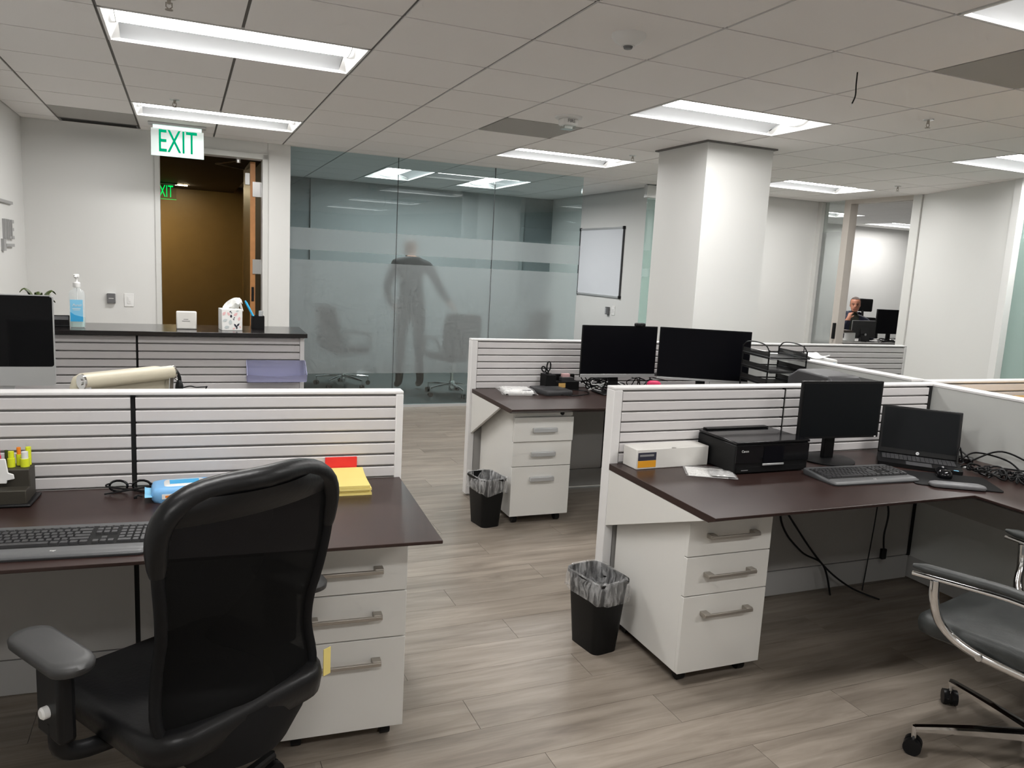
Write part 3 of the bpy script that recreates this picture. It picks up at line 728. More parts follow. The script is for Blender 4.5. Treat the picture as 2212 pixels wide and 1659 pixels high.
# ================================================================ reception counter
t = thing('reception_counter', 'slatted reception counter with glossy black top before the door', 'counter', (0, 0, 0))
MB().box(-2.0 + .85, .535, 4.695, 5.17, 1.066, 1.091).build('counter_top', 'counter_black', t, bevel=.002)
MB().box(-1.15, .50, 4.765, 4.81, .02, 1.066).build('core', 'groove', t)
MB().box(.497, .522, 4.742, 4.83, .02, 1.066).build('end_post', 'panel_frame', t, bevel=.002)
for a, b in ((-1.15, -.392), (-.380, .496)):
    me = slat_mesh(b - a)
    for i in range(8): sub('slat', me, t, (a, 4.746, 1.060 - SP * (i + 1) + .0075))
    MB().box(a, b, 4.75, 4.765, .02, .70).build('lower_panel', 'panel_grey', t)
MB().box(-.392, -.380, 4.752, 4.766, .02, 1.06).build('seam_strip', 'black_gap', t)
MB().box(-1.15, .50, 4.811, 4.85, .02, 1.066).build('front_panel', 'panel_board', t)
t = thing('desk', 'dark reception desk surface hidden behind the near panel', 'desk', (0, 0, 0))
MB().box(-1.15, .49, 4.02, 4.742, DZ - .027, DZ).build('worktop', 'desk_wood', t, bevel=.002)
MB().box(-1.14, -1.12, 4.05, 4.74, 0, DZ - .028).box(.45, .47, 4.05, 4.74, 0, DZ - .028).build('side_panel', 'panel_grey', t)
# pale wood unit beyond the spine
frame(FR)
t = thing('wood_cabinet', 'honey coloured wooden unit behind the spine panel', 'cabinet', (0, 0, 0))
MB().box(3.75, 5.2, 2.45, 2.90, 0, .955).build('body', 'honey_light', t); MB().box(3.74, 5.21, 2.43, 2.905, .955, .985).build('top_board', 'honey_wood', t, bevel=.003)
# ================================================================ keyboards
def keyboard(label, loc, rz, wave=False):
    t = thing('keyboard', label, 'keyboard', loc, rz, 'black computer keyboards')
    w, d = .455, .205
    def ring(z, s, y0, y1): return [(px, py + (y0 + y1) / 2, z) for px, py in rrect(w - s, (y1 - y0) - s, .018)]
    b = MB()
    pts = rrect(w, d, .02)
    def zt(y): return .010 + (y + d / 2) / d * .016
    b.rings([[(x * .985, y * .97, 0) for x, y in pts], [(x, y, .006) for x, y in pts], [(x, y, zt(y) - .003) for x, y in pts], [(x * .985, y * .97, zt(y)) for x, y in pts]])
    b.build('case', 'kb_body', t, 50)
    MB().rings([[(x, y, zt(y) - .001) for x, y in rrect(w - .012, .048, .016, 4, 0, -d / 2 + .030)], [(x, y, zt(y) + .0035) for x, y in rrect(w - .018, .042, .016, 4, 0, -d / 2 + .030)]]).build('palm_rest', 'kb_rest', t, 50)
    MB().add([(x, y, zt(y) + .0006) for x, y in rrect(w - .03, .126, .008, 4, 0, .018)], [tuple(range(20))]).build('key_bed', 'black_gap', t)
    U = .0188; kx0 = -w / 2 + .020; ky0 = .074
    tilt = math.atan(.016 / d)
    meshes = {}
    def key(x, y, wu, hu=1.0, h=.006):
        k = (wu, hu, h)
        if k not in meshes:
            a, c = wu * U - .0022, hu * U - .0022
            meshes[k] = MB().rings([[(px, py, -.001) for px, py in rrect(a, c, .0015, 1)], [(px, py, h) for px, py in rrect(a - .0032, c - .0036, .0015, 1)]]).mesh('key', 'key')
        yy = ky0 - y * U - hu * U / 2
        sub('key', meshes[k], t, (kx0 + (x + wu / 2) * U, yy, zt(yy) + .001), (tilt, 0, 0))
    rows = [[1] * 13 + [2], [1.5] + [1] * 12 + [1.5], [1.75] + [1] * 11 + [2.25], [2.25] + [1] * 10 + [2.75], [1.25, 1.25, 1.25, 6.25, 1.25, 1.25, 1.25, 1.25]]
    for i in range(13): key(i * 1.154, 0, 1.05, .62, .004)
    for r, row in enumerate(rows):
        x = 0
        for wu in row: key(x, .95 + r, wu); x += wu
    for i in range(3):
        key(15.4 + i, 0, 1, .62, .004); key(15.4 + i, .95, 1); key(15.4 + i, 1.95, 1); key(15.4 + i, 4.95, 1)
    key(16.4, 3.95, 1)
    for i in range(4): key(18.7 + i, 0, 1, .62, .004)
    for r in range(4):
        for i in range(3): key(18.7 + i, .95 + r, 1)
    key(18.7, 4.95, 2); key(20.7, 4.95, 1); key(21.7, .95, 1); key(21.7, 1.95, 1, 2); key(21.7, 3.95, 1, 2)
    text('lettering', 'logi', .010, 'white_paper', t, (0, -d / 2 + .026, zt(-d / 2 + .03) + .0042), (tilt, 0, 0), .0001, shear=.2)
    return t
frame(FI)
keyboard('dark keyboard on the near desk cut by the left picture edge', (-.385, 2.293, DZ), -4.0)
keyboard('black keyboard before the monitor on the printer desk', (2.585, 2.425, DZ), -2.0)

# ================================================================ desk on the left: small things
t = thing('desk_organizer', 'dark metal mesh organizer full of pens and highlighters', 'organizer', (-.625, 2.735, DZ), -3)
MB().box(-.11, .09, .0, .065, 0, .105).build('rear_bin', 'org_mesh', t, bevel=.003)
MB().box(-.112, .092, -.055, .0, 0, .052).build('front_tray', 'org_mesh', t, bevel=.003)
MB().box(-.125, .105, -.065, .075, 0, .010).build('base', 'black_plastic', t, bevel=.006)
def pen(name, lab, x, y, z, h, r, mat, tip=None, lean=0, grp='pens in the mesh organizer', frm=(-.625, 2.735)):
    o = thing(name, lab, 'pen', (frm[0] + x, frm[1] + y, DZ + z), 0, grp)
    MB().tube([(0, 0, 0), (lean, 0, h)], r, 10).build('barrel', mat, o, 50)
    if tip: MB().tube([(lean, 0, h), (lean * 1.25, 0, h + .022)], r * .75, 10).build('cap', tip, o, 50)
pen('highlighter', 'yellow highlighter next to the white clip hook', .035, .03, .106, .028, .011, 'yellow_ink', 'yellow_ink')
pen('highlighter', 'yellow highlighter at the outer corner of the organizer', .072, .03, .106, .026, .013, 'yellow_ink', 'white_plastic')
pen('highlighter', 'flat yellow highlighter standing behind the others', .078, .052, .106, .058, .008, 'yellow_ink')
pen('marker', 'orange capped pen behind the yellow highlighters', .052, .05, .106, .036, .008, 'yellow_ink', 'orange_ink')
pen('marker', 'pink pen behind the white clip hook', -.002, .04, .106, .035, .008, 'pink', 'pink')
pen('marker', 'blue marker at the left side of the organizer', -.055, .03, .106, .04, .014, 'blue_label', 'bottle_clear')
pen('marker', 'green pen beside the pink pen', .018, .05, .106, .05, .005, 'green_leaf')
MBs = MB().prism([(-.012, .075), (.012, .075), (.018, .03), (.032, .025), (.034, .010), (.014, .006), (.012, -.004), (-.012, -.004), (-.014, .006), (-.034, .010), (-.032, .025), (-.018, .03)], 'y', -.006, 0)
solo(MBs, 'clip_hook', 'white_plastic', 'white plastic hook clipped on the organizer front', 'hook', (-.608, 2.726, DZ + .068), -3, bevel=.002)
# eyeglasses
t = thing('eyeglasses', 'black folded eyeglasses lying against the slatted panel', 'eyeglasses', (-.255, 2.775, DZ), -8)
for s in (-1, 1):
    MB().tube([(s * .036 + .028 * math.cos(q), 0, .022 + .019 * math.sin(q)) for q in [2 * PI * k / 14 for k in range(15)]], .004, 6).build('lens_rim', 'black_gloss', t)
    MB().box(s * .036 - .027, s * .036 + .027, -.0008, .0008, .004, .040).build('lens', 'glass_clear', t)
    MB().tube(curve3([(s * .066, 0, .030), (s * .064, -.02, .026), (-s * .03, -.03 - .006 * s, .012), (-s * .07, -.032 - .006 * s, .006)]), .0028, 6).build('temple', 'black_plastic', t)
MB().tube([(-.008, 0, .028), (0, -.002, .031), (.008, 0, .028)], .002, 6).build('bridge', 'black_gloss', t)
solo(MB().tube([(-.012, 0, .004), (0, 0, .010), (.012, 0, .004)], .003, 6).box(-.014, -.004, -.004, .004, 0, .006), 'binder_clip', 'black_plastic', 'tiny black clip lying in front of the eyeglasses', 'clip', (-.225, 2.70, DZ), 10)
# wipes pack
t = thing('wipes_pack', 'blue and white soft pack of wipes beside the mesh chair', 'wipes pack', (-.085, 2.69, DZ), 4)
def wf(zz, s): return [(x, y, zz) for x, y in rrect(.20 * s, .115 * (s if s > .9 else .9), .02)]
MB().rings([wf(0, .94), wf(.010, 1), wf(.034, 1), wf(.046, .95), wf(.049, .8)]).build('pouch', 'blue_pack', t, 60)
for s in (-1, 1): MB().grid(lambda u, v, s=s: (s * (.098 + .022 * u), -.055 + .11 * v, .022 + .008 * math.sin(v * 9) * u), 3, 12).build('crimped_end', 'blue_light', t, 60)
MB().rings([[(x, y, .0485) for x, y in rrect(.125, .075, .015)], [(x, y, .053) for x, y in rrect(.118, .068, .015)]]).build('lid', 'white_plastic', t, 50)
MB().box(-.045, .045, -.022, .022, .053, .0545).build('label_print', 'blue_label', t); MB().box(-.07, .06, -.0585, -.0575, .014, .030).build('side_label', 'white_paper', t)
MB().box(-.06, -.01, -.0590, -.0584, .018, .025).build('print', 'orange_ink', t)
# legal pads
frame(FL)
for i in range(4):
    MBs = MB(); zz = .0085 * i; dx = (.004, -.003, .003, 0)[i]; dyy = (0, .004, -.002, .002)[i]
    if i < 3: MBs.box(.350 + dx, .497 + dx, 2.585 + dyy, 2.785 + dyy, zz, zz + .008)
    else:
        MBs.rings([[(x, 2.585 + .2 * v, zz + .0008 + (.030 * max(0, v - .45) ** 1.5) + h) for x, h in ((.348, 0), (.495, 0), (.495, .008), (.348, .008))] for v in [q / 10 for q in range(11)]])
    solo(MBs, 'legal_pad', 'yellow_paper', ('yellow legal pad at the bottom of the pile on the near desk', 'yellow legal pad second from the bottom of the pile', 'yellow legal pad just under the curled top pad', 'yellow legal pad with curled page topping the pile')[i], 'notepad', (0, 0, DZ), 0, 'yellow legal pads on the near desk')
solo(MB().box(.36, .475, 2.789, 2.797, 0, .085), 'red_folder', 'red', 'red folder edge standing behind the yellow legal pads', 'folder', (0, 0, DZ))
frame(FI)

# ================================================================ mesh chair in front
def star_base(t, r, mat, zc=.055, n=5, rot=0, cast=True, hub_z=.10):
    MB().lathe([(.034, .05), (.036, hub_z + .02), (.03, hub_z + .04)], 18).build('hub', mat, t, 40)
    for k in range(n):
        a = rot + 2 * PI * k / n; c, s = math.cos(a), math.sin(a)
        b = MB(); rs = []
        for q in range(7):
            u = q / 6; rr = .03 + (r - .03) * u; wd = .020 - .006 * u; zt_ = hub_z + .015 - .02 * u - .012 * u * u; th = .030 - .014 * u
            rs.append([(rr * c - wd * s * e0, rr * s + wd * c * e0, zt_ + z) for e0, z in ((-1, -th), (1, -th), (1, -.006), (.6, 0), (-.6, 0), (-1, -.006))])
        arm = b.rings(rs).build('base_arm', mat, t, 40)
        if cast:
            ct = MB().cyl((r * c, r * s, .045), (r * c, r * s, hub_z - .018), .008); ct.build('caster_stem', mat, t)
            rot2 = a + 1.1; cc, ss = math.cos(rot2), math.sin(rot2)
            for e0 in (-1, 1): MB().cyl((r * c + e0 * .004 * cc, r * s + e0 * .004 * ss, .028), (r * c + e0 * .024 * cc, r * s + e0 * .024 * ss, .028), .028, n=18).build('caster_wheel', 'black_plastic', t, 40)
t = thing('office_chair', 'black mesh back office chair pulled out in the foreground', 'office chair', (-.026, 1.962, 0), 34)
star_base(t, .30, 'black_plastic', rot=.3)
MB().cyl((0, 0, .10), (0, 0, .38), .026).cyl((0, 0, .28), (0, 0, .40), .034).build('gas_lift', 'black_plastic', t, 40)
MB().box(-.10, .10, -.14, .12, .375, .415).build('tilt_mechanism', 'black_plastic', t, bevel=.01)
def cush(w, d, z0, z1, sag=.012, y0=0, waterfall=.02):
    rs = []
    n = 5
    for z, s in ((z0, .90), (z0 + .012, .98), (z0 + (z1 - z0) * .6, 1.0), (z1 - .012, .985), (z1, .93)):
        rs.append([(x * s, y * s + y0, z - (waterfall * max(0, (y / (d / 2) - .4)) ** 2)) for x, y in rrect(w, d, .09, 6)])
    b = MB().rings(rs); return b
cush(.50, .50, .415, .500, y0=.03).build('seat', 'leather', t, 60)
def bw(z):   # half width of the back at height z
    P = [(.34, .10), (.40, .165), (.46, .205), (.52, .217), (.60, .208), (.70, .205), (.85, .226), (.955, .236), (1.005, .220), (1.03, .185), (1.045, .13), (1.052, .06)]
    for (a, x), (b2, y) in zip(P, P[1:]):
        if a <= z <= b2: return x + (y - x) * (z - a) / (b2 - a)
    return P[0][1] if z < P[0][0] else P[-1][1]
def by(z): return -.225 + .035 * math.exp(-((z - .60) / .13) ** 2) - .09 * max(0, z - .66) ** 1.2 - .02 * max(0, .5 - z)
def bp(u, z, off=0): w_ = bw(z); return (w_ * u, by(z) - .055 * 0 + .045 * u * u + off, z)
zs = [.44 + (1.01 - .44) * k / 24 for k in range(25)]
MB().grid(lambda u, v: bp(-.96 + 1.92 * u, .44 + .60 * v), 12, 28).build('mesh_back', 'mesh_back', t, 70)
for sd in (-1, 1): MB().tube([bp(sd, z) for z in [.44 + .47 * k / 20 for k in range(21)]], .017, 8, flat=.8).build('back_frame', 'black_matte', t, 60)
za = [.875 + .10 * k / 6 for k in range(6)] + [.975, .995, 1.01, 1.025, 1.035, 1.043, 1.049]
arch = [bp(-1, z) for z in za] + [(-.06, by(1.052), 1.0525), (0, by(1.052), 1.0535), (.06, by(1.052), 1.0525)] + [bp(1, z) for z in reversed(za)]
arch = [Vector(q) for q in arch]
for _ in range(3): arch = [arch[0]] + [(arch[k - 1] + arch[k] * 2 + arch[k + 1]) / 4 for k in range(1, len(arch) - 1)] + [arch[-1]]
rr_ = [.017 + .011 * math.sin(PI * k / (len(arch) - 1)) ** .5 for k in range(len(arch))]
MB().tube(arch, .03, 12, radii=rr_).build('head_roll', 'leather', t, 70)
MB().grid(lambda u, v: bp(-.97 + 1.94 * u, .975 + .06 * v, -.016 * math.sin(PI * min(v * 1.0 + .0, 1) / 2)), 14, 4).build('head_panel', 'leather', t, 70)
MB().grid(lambda u, v: bp(-1 + 2 * u, .36 + .115 * v, -.008), 10, 6).grid(lambda u, v: bp(-1 + 2 * u, .36 + .115 * v, .02), 10, 6).build('lower_shell', 'black_matte', t, 70)
MB().tube(curve3([(0, -.02, .39), (0, -.15, .385), (0, -.19, .42), (0, -.185, .50)]), .022, 8, flat=.6).build('back_bracket', 'black_plastic', t, 60)
for s in (-1, 1):
    AX, AY = (-.325, .07) if s < 0 else (.285, .02)
    MB().rings([[(AX + x * q, AY + y * q, z) for x, y in rrect(.095, .27, .045, 6)] for z, q in ((.640, .86), (.648, .98), (.662, 1.0), (.670, .93), (.672, .75))]).build('arm_pad', 'arm_pad', t, 60)
    MB().box(AX - .02, AX + .02, -.0, .11, .46, .645).build('arm_post', 'black_plastic', t, bevel=.012)
    MB().tube(curve3([(AX, .05, .50), (AX * .96, .05, .42), (s * .2, .04, .40), (0, .04, .40)]), .022, 8).build('arm_bracket', 'black_plastic', t, 60)
    MB().lathe([(.014, 0), (.014, .012), (.010, .016)], 14).build('knob', 'white_plastic', t, 40).matrix_local = Matrix.Translation((AX + s * .02, .05, .53)) @ Matrix.Rotation(s * PI / 2, 4, 'Y')

MB().box(.226, .250, -.196, -.194, .455, .53).build('hang_tag', 'yellow_paper', t)

# ================================================================ chrome arm chair on the right
t = thing('office_chair', 'black leather swivel chair with chrome arm frame at the right edge', 'office chair', (2.525, 1.525, 0), 15)
star_base(t, .375, 'chrome', rot=R(64), hub_z=.115)
MB().cyl((0, 0, .12), (0, 0, .24), .028).build('lift_sleeve', 'chrome', t, 40)
MB().cyl((0, 0, .22), (0, 0, .40), .018).build('lift_rod', 'chrome', t, 40)
MB().box(-.12, .12, -.12, .12, .385, .41).build('seat_plate', 'black_plastic', t, bevel=.008)
cush(.50, .54, .405, .475, y0=.07, waterfall=.05).build('seat', 'leather_worn', t, 60)
MB().rings([[(x, -.235 - .12 * (z - .45) + yy, z) for x, yy in ((-hw, .0), (-hw, .045), (-hw * .5, .06 + .015), (hw * .5, .075), (hw, .045), (hw, 0), (hw * .5, -.012), (-hw * .5, -.012))] for z, hw in ((.46, .21), (.55, .235), (.70, .245), (.88, .24), (.97, .22), (1.0, .17))]).build('backrest', 'leather', t, 60)
for s in (-1, 1):
    fx = lambda y: s * (.285 + .22 * max(0, y + .1) ** 1.3)
    pts = [(fx(y), y, .655 + .012 - .10 * max(0, -y + .05) ** 1.1 * 1.2) for y in [.30 - .45 * k / 12 for k in range(13)]]
    MB().tube(pts, .026, 10, radii=[.010] + [.024] * 11 + [.012], flat=.6).build('arm_pad', 'leather_worn', t, 60)
    rail = [(x, y, z - .026) for x, y, z in pts]
    MB().tube(rail, .007, 8).build('pad_rail', 'chrome', t, 60)
    fr_ = curve3([(fx(.235), .235, .635), (fx(.22), .228, .56), (s * .29, .21, .475), (s * .27, .13, .425), (s * .24, 0, .398), (s * .235, -.15, .392), (s * .24, -.25, .42), (s * .24, -.29, .56)], 6)
    MB().tube(fr_, .016, 10, flat=.75).build('arm_frame', 'chrome', t, 60)
    MB().cyl((s * .255, .10, .418), (s * .285, .10, .418), .010).build('bolt', 'steel', t, 40)
# ================================================================ things on the reception counter
frame(FI); CT = 1.091
t = thing('sanitizer_bottle', 'clear pump bottle of blue labelled hand sanitizer on the counter', 'bottle', (-.69, 4.86, CT))
def bring(z, w, d, r): return [(x, y, z) for x, y in rrect(w, d, r, 5)]
MB().rings([bring(.0, .066, .044, .015), bring(.008, .078, .054, .02), bring(.185, .078, .054, .02), bring(.203, .068, .048, .02), bring(.214, .034, .034, .0165), bring(.222, .032, .032, .0155)]).build('bottle', 'bottle_clear', t, 50)
MB().rings([bring(.004, .068, .046, .018), bring(.03, .072, .048, .018), bring(.055, .072, .048, .018)]).build('gel', 'gel', t, 50)
lb = MB().box(-.031, .031, -.0285, -.0275, .035, .155).build('label', 'blue_light', t)
MB().prism([(-.031, .035), (.031, .035), (.031, .062), (.01, .066), (-.01, .072), (-.031, .088)], 'y', -.0292, -.0286).build('wave_print', 'blue_label', lb)
text('lettering', 'Purell', .019, 'white_paper', lb, (.002, -.0295, .125), (PI / 2, 0, 0), .0001, shear=.3)
MB().box(-.02, .02, -.0292, -.0287, .104, .107).box(-.016, .016, -.0292, -.0287, .097, .099).build('small_print', 'white_paper', lb)
MB().lathe([(.018, .222), (.019, .226), (.019, .246), (.012, .252)], 20).build('collar', 'white_plastic', t, 40)
MB().cyl((0, 0, .25), (0, 0, .276), .006).lathe([(.006, .274), (.015, .278), (.015, .290), (.010, .294)], 16).tube([(0, 0, .284), (-.0, -.03, .283), (0, -.040, .276)], .006, 8).build('pump_head', 'white_plastic', t, 40)
MB().cyl((0, 0, .03), (0, 0, .22), .003).build('dip_tube', 'white_plastic', t)
t = thing('card_holder', 'small black desk card holder next to the sanitizer bottle', 'card holder', (-.785, 4.90, CT), 5)
MB().prism([(-.03, 0), (.03, 0), (.012, .062), (.004, .062), (-.03, .012)], 'x', -.05, .05).build('holder', 'black_gloss', t, bevel=.002)
MB().box(-.044, .044, -.012, -.009, .022, .058).build('cards', 'grey_plastic', t)
t = thing('card_box', 'small square cream box with two printed lines on the counter', 'box', (-.133, 4.88, CT), 2)
MB().box(-.055, .055, -.016, .016, 0, .104).build('box', 'cardboard_white', t, bevel=.006)
MB().box(-.016, .010, -.0168, -.0160, .056, .0595).build('print_line', 'grey_print', t); MB().box(-.024, .018, -.0168, -.0160, .046, .0495).build('print_line', 'grey_print', t)
# tissue box
t = thing('tissue_box', 'leaf patterned tissue box with a tissue sticking out', 'tissue box', (.108, 4.895, CT), 9)
MB().box(-.058, .058, -.058, .058, 0, .125).build('box', 'white_paper', t, bevel=.002)
random.seed(3)
def leaf(cx, cz, L, wd, a, mat):
    c, s = math.cos(a), math.sin(a)
    pts = [(-.5, 0), (-.2, .5), (.15, .45), (.5, 0), (.15, -.45), (-.2, -.5)]
    MB().prism([(cx + L * x * c - wd * y * s, cz + L * x * s + wd * y * c) for x, y in pts], 'y', -.0588, -.0580).build('leaf_print', mat, t)
pm('petal', (.80, .50, .50), .7); pm('leaf_grey', (.55, .60, .60), .7)
for cx, cz, L, wd, a, mm in ((-.045, .10, .028, .016, .9, 'petal'), (-.02, .098, .026, .014, 2.2, 'petal'), (.02, .095, .028, .016, .7, 'petal'), (.04, .07, .026, .015, 1.2, 'petal'), (-.04, .06, .03, .016, .4, 'leaf_grey'), (-.01, .05, .03, .02, 1.5, 'leaf_grey'), (-.03, .02, .03, .018, .2, 'leaf_grey'), (.03, .115, .02, .01, .3, 'leaf_grey'), (-.01, .112, .014, .006, .7, 'dark_print'), (-.004, .105, .012, .005, 2.3, 'dark_print'), (-.006, .085, .020, .012, 1.6, 'dark_print'), (.012, .075, .012, .005, .8, 'dark_print'), (.008, .066, .012, .005, 2.4, 'dark_print'),
                              (.018, .03, .026, .011, 2.2, 'dark_print'), (.034, .034, .024, .010, .9, 'dark_print'), (.026, .018, .022, .009, 1.6, 'dark_print'), (.045, .02, .016, .008, 2.0, 'petal'), (.01, .012, .018, .01, .6, 'petal')): leaf(cx, cz, L, wd, a, mm)
def tis(u, v):
    x = -.035 + .085 * u; k = math.sin(u * PI)
    return (x + .02 * v, -.028 * v + .02 * math.sin(u * 7) * v + .012, .122 + (.065 * (math.sin(min(u * 1.35, 1) * PI / 2)) * math.sin(v * PI * .8) + .006 * math.sin(u * 17)))
MB().grid(tis, 14, 10).grid(lambda u, v: (.045 + .022 * u + .004 * math.sin(v * 9), -.03 + .05 * v, .185 - .075 * u + .008 * math.sin(v * 6)), 8, 8).grid(lambda u, v: (-.04 + .09 * u, .02 + .012 * math.sin(u * 8), .122 + v * (.012 + .056 * math.sin(min(1, u * 1.25) * PI / 2))), 14, 5).build('tissue', 'white_paper', t, 80)
# pen cup
t = thing('pen_cup', 'black square pen cup at the end of the counter', 'pen cup', (.268, 4.985, CT), 4)
cupm = MB()
for q in ((-.036, .036, -.036, -.033), (-.036, .036, .033, .036), (-.036, -.033, -.036, .036), (.033, .036, -.036, .036)): cupm.box(q[0], q[1], q[2], q[3], 0, .08)
cupm.box(-.036, .036, -.036, .036, 0, .004).build('cup', 'black_matte', t)
solo(MB().tube([(0, 0, 0), (-.078, -.004, .155)], .007, 10).tube([(-.078, -.004, .155), (-.083, -.004, .165)], .005, 8), 'ballpoint_pen', 'cyan_pen', 'bright blue pen leaning out of the black pen cup', 'pen', (.278, 4.985, CT + .005), 0, smooth=50)
solo(MB().tube([(0, 0, 0), (.004, 0, .105)], .013, 10), 'marker', 'alu', 'grey marker standing in the black pen cup', 'pen', (.284, 4.995, CT + .005), 0, smooth=50)
# potted plant behind the monitor
t = thing('potted_plant', 'small plant with dark green leaves peeking over the silver computer', 'plant', (-.90, 5.0, CT))
MB().lathe([(.035, 0), (.045, .07), (.047, .07), (.042, .064), (.01, .064)], 18).build('pot', 'soil_pot', t, 40)
random.seed(5)
for k in range(9):
    a = random.uniform(-PI, PI); L = random.uniform(.06, .12); hh = random.uniform(.08, .155); c, s = math.cos(a), math.sin(a)
    def lf2(u, v, a=a, L=L, hh=hh, c=c, s=s):
        r_ = L * u; wv = .02 * math.sin(u * PI) ** .7 * (v - .5) * 2; z = .07 + hh * math.sin(u * PI * .62) - .03 * u * u
        return (r_ * c - wv * s, r_ * s + wv * c, z - abs(v - .5) * .012)
    MB().grid(lf2, 8, 4).build('leaf', 'green_leaf', t, 80)

# ================================================================ silver all in one computer on the reception desk
t = thing('desktop_computer', 'silver all in one computer with black screen cut by the left edge', 'computer', (-.972, 4.25, DZ), 0)
def body(y, s): return [(x, y, z) for x, z in rrect(.534 - s, .437 - s, .014, 4, 0, .344)]
MB().rings([body(-.0, 0), body(.012, 0), body(.03, .10)]).build('body', 'alu', t, 40)
MB().rings([[(x, -.0015, z) for x, z in rrect(.519, .335, .010, 4, 0, .388)], [(x, -.0005, z) for x, z in rrect(.524, .34, .012, 4, 0, .388)]]).build('screen', 'imac_glass', t)
MB().prism([(-.03, 0), (.14, 0), (.14, .006), (.03, .01), (.03, .25), (.022, .25), (.022, .006), (-.03, .006)], 'x', -.09, .09).build('stand', 'alu', t, bevel=.002)
ap = []
for k in range(28):
    a = 2 * PI * k / 28; r_ = .0135 * (1 + .10 * math.sin(a) * 0 - .16 * math.exp(-((a - PI / 2) / .35) ** 2) - .10 * math.exp(-((a - 3 * PI / 2) / .3) ** 2))
    if abs(a) < .45 or abs(a - 2 * PI) < .45: r_ *= .72
    ap.append((r_ * math.cos(a), .165 + r_ * math.sin(a)))
lg = MB().prism(ap, 'y', -.0012, -.0002); lg.prism([(.001, .178), (.008, .182), (.009, .190), (.002, .186)], 'y', -.0012, -.0002); lg.build('logo', 'black_gloss', t)

# ================================================================ cream chair behind the near panel
t = thing('office_chair', 'cream leather chair with chrome ended roll behind the near panel', 'office chair', (-.50, 3.80, 0), 40)
star_base(t, .28, 'chrome', rot=.5)
MB().cyl((0, 0, .1), (0, 0, .42), .022).build('gas_lift', 'chrome', t, 40)
cush(.48, .46, .42, .48, y0=.03).build('seat', 'cream', t, 60)
def bk(z): return -.215 - .10 * (z - .48)
MB().rings([[(x, bk(z) + y, z) for x, y in ((-.185, 0), (.185, 0), (.185, .012), (-.185, .012))] for z in (.46, .6, .8, 1.0)]).build('rear_panel', 'cream_mesh', t)
MB().rings([[(x * q, bk(z) + .015 + y, z) for x, y in rrect(.45, .05, .02, 4, 0, .028)] for z, q in ((.47, .95), (.6, 1), (.85, 1), (.98, .98), (1.015, .93), (1.028, .8))]).build('cushion', 'cream', t, 60)
MB().cyl((-.205, bk(1.0) - .008, 1.005), (.205, bk(1.0) - .008, 1.005), .030, n=20).build('top_roll', 'cream', t, 40)
for s in (-1, 1):
    MB().cyl((s * .205, bk(1.0) - .008, 1.005), (s * .213, bk(1.0) - .008, 1.005), .031, n=20).cyl((s * .213, bk(1.0) - .008, 1.005), (s * .218, bk(1.0) - .008, 1.005), .014).build('end_cap', 'chrome', t, 40)
    MB().box(s * .192 - .012, s * .192 + .012, -.03, 0, 0, .54).build('side_rail', 'chrome', t, bevel=.003).matrix_local = Matrix.Translation((0, bk(.46), .46)) @ Matrix.Rotation(R(5.7), 4, 'X')
# headset by the chair on the reception desk
t = thing('headset', 'black headset with chrome band on a white charger beside the cream chair', 'headset', (-.20, 4.30, DZ), 10)
MB().box(-.05, -.005, -.03, .03, 0, .115).build('charger', 'white_plastic', t, bevel=.004); MB().box(-.034, -.022, -.0306, -.030, .10, .112).build('mark', 'grey_print', t)
MB().tube([(-.03 + .058 * math.cos(q) + .02, 0, .135 + .075 * math.sin(q)) for q in [PI * k / 12 for k in range(13)]], .009, 8).build('headband', 'black_plastic', t, 60)
MB().tube([(-.01 + .05 * math.cos(q), -.012, .13 + .03 * math.sin(q)) for q in [.5 + 1.8 * k / 8 for k in range(9)]], .006, 8).build('band_trim', 'chrome', t, 60)
MB().ball((.045, 0, .10), .034, 10, (.6, .9, 1.3)).build('ear_cup', 'black_plastic', t, 60)
MB().ball((-.06, 0, .12), .030, 10, (.5, .9, 1.2)).build('ear_cup', 'black_plastic', t, 60)
MB().tube(curve3([(.06, 0, .10), (.10, .01, .105), (.13, .01, .098), (.17, 0, .10), (.18, .02, .09), (.12, .03, .006)]), .0035, 6).build('cord', 'black_plastic', t, 60)
# tray on the slat wall
t = thing('letter_tray', 'smoky blue acrylic letter tray hanging on the reception slats', 'letter tray', (.36, 4.742, .81))
MB().box(-.165, .165, -.10, 0, 0, .004).build('floor_sheet', 'tray_blue', t); MB().box(-.165, .165, -.004, 0, .004, .118).build('rear_sheet', 'tray_blue', t)
for s in (-1, 1): MB().prism([(0, .004), (-.10, .004), (-.125, .045), (-.12, .05), (0, .118)], 'x', s * .165, s * .169).build('side_sheet', 'tray_blue', t)
MB().add([(-.165, -.10, .004), (.165, -.10, .004), (.168, -.125, .048), (.06, -.122, .040), (-.06, -.122, .040), (-.168, -.125, .048)], [(0, 1, 2, 3, 4, 5)]).build('front_lip', 'tray_blue', t)

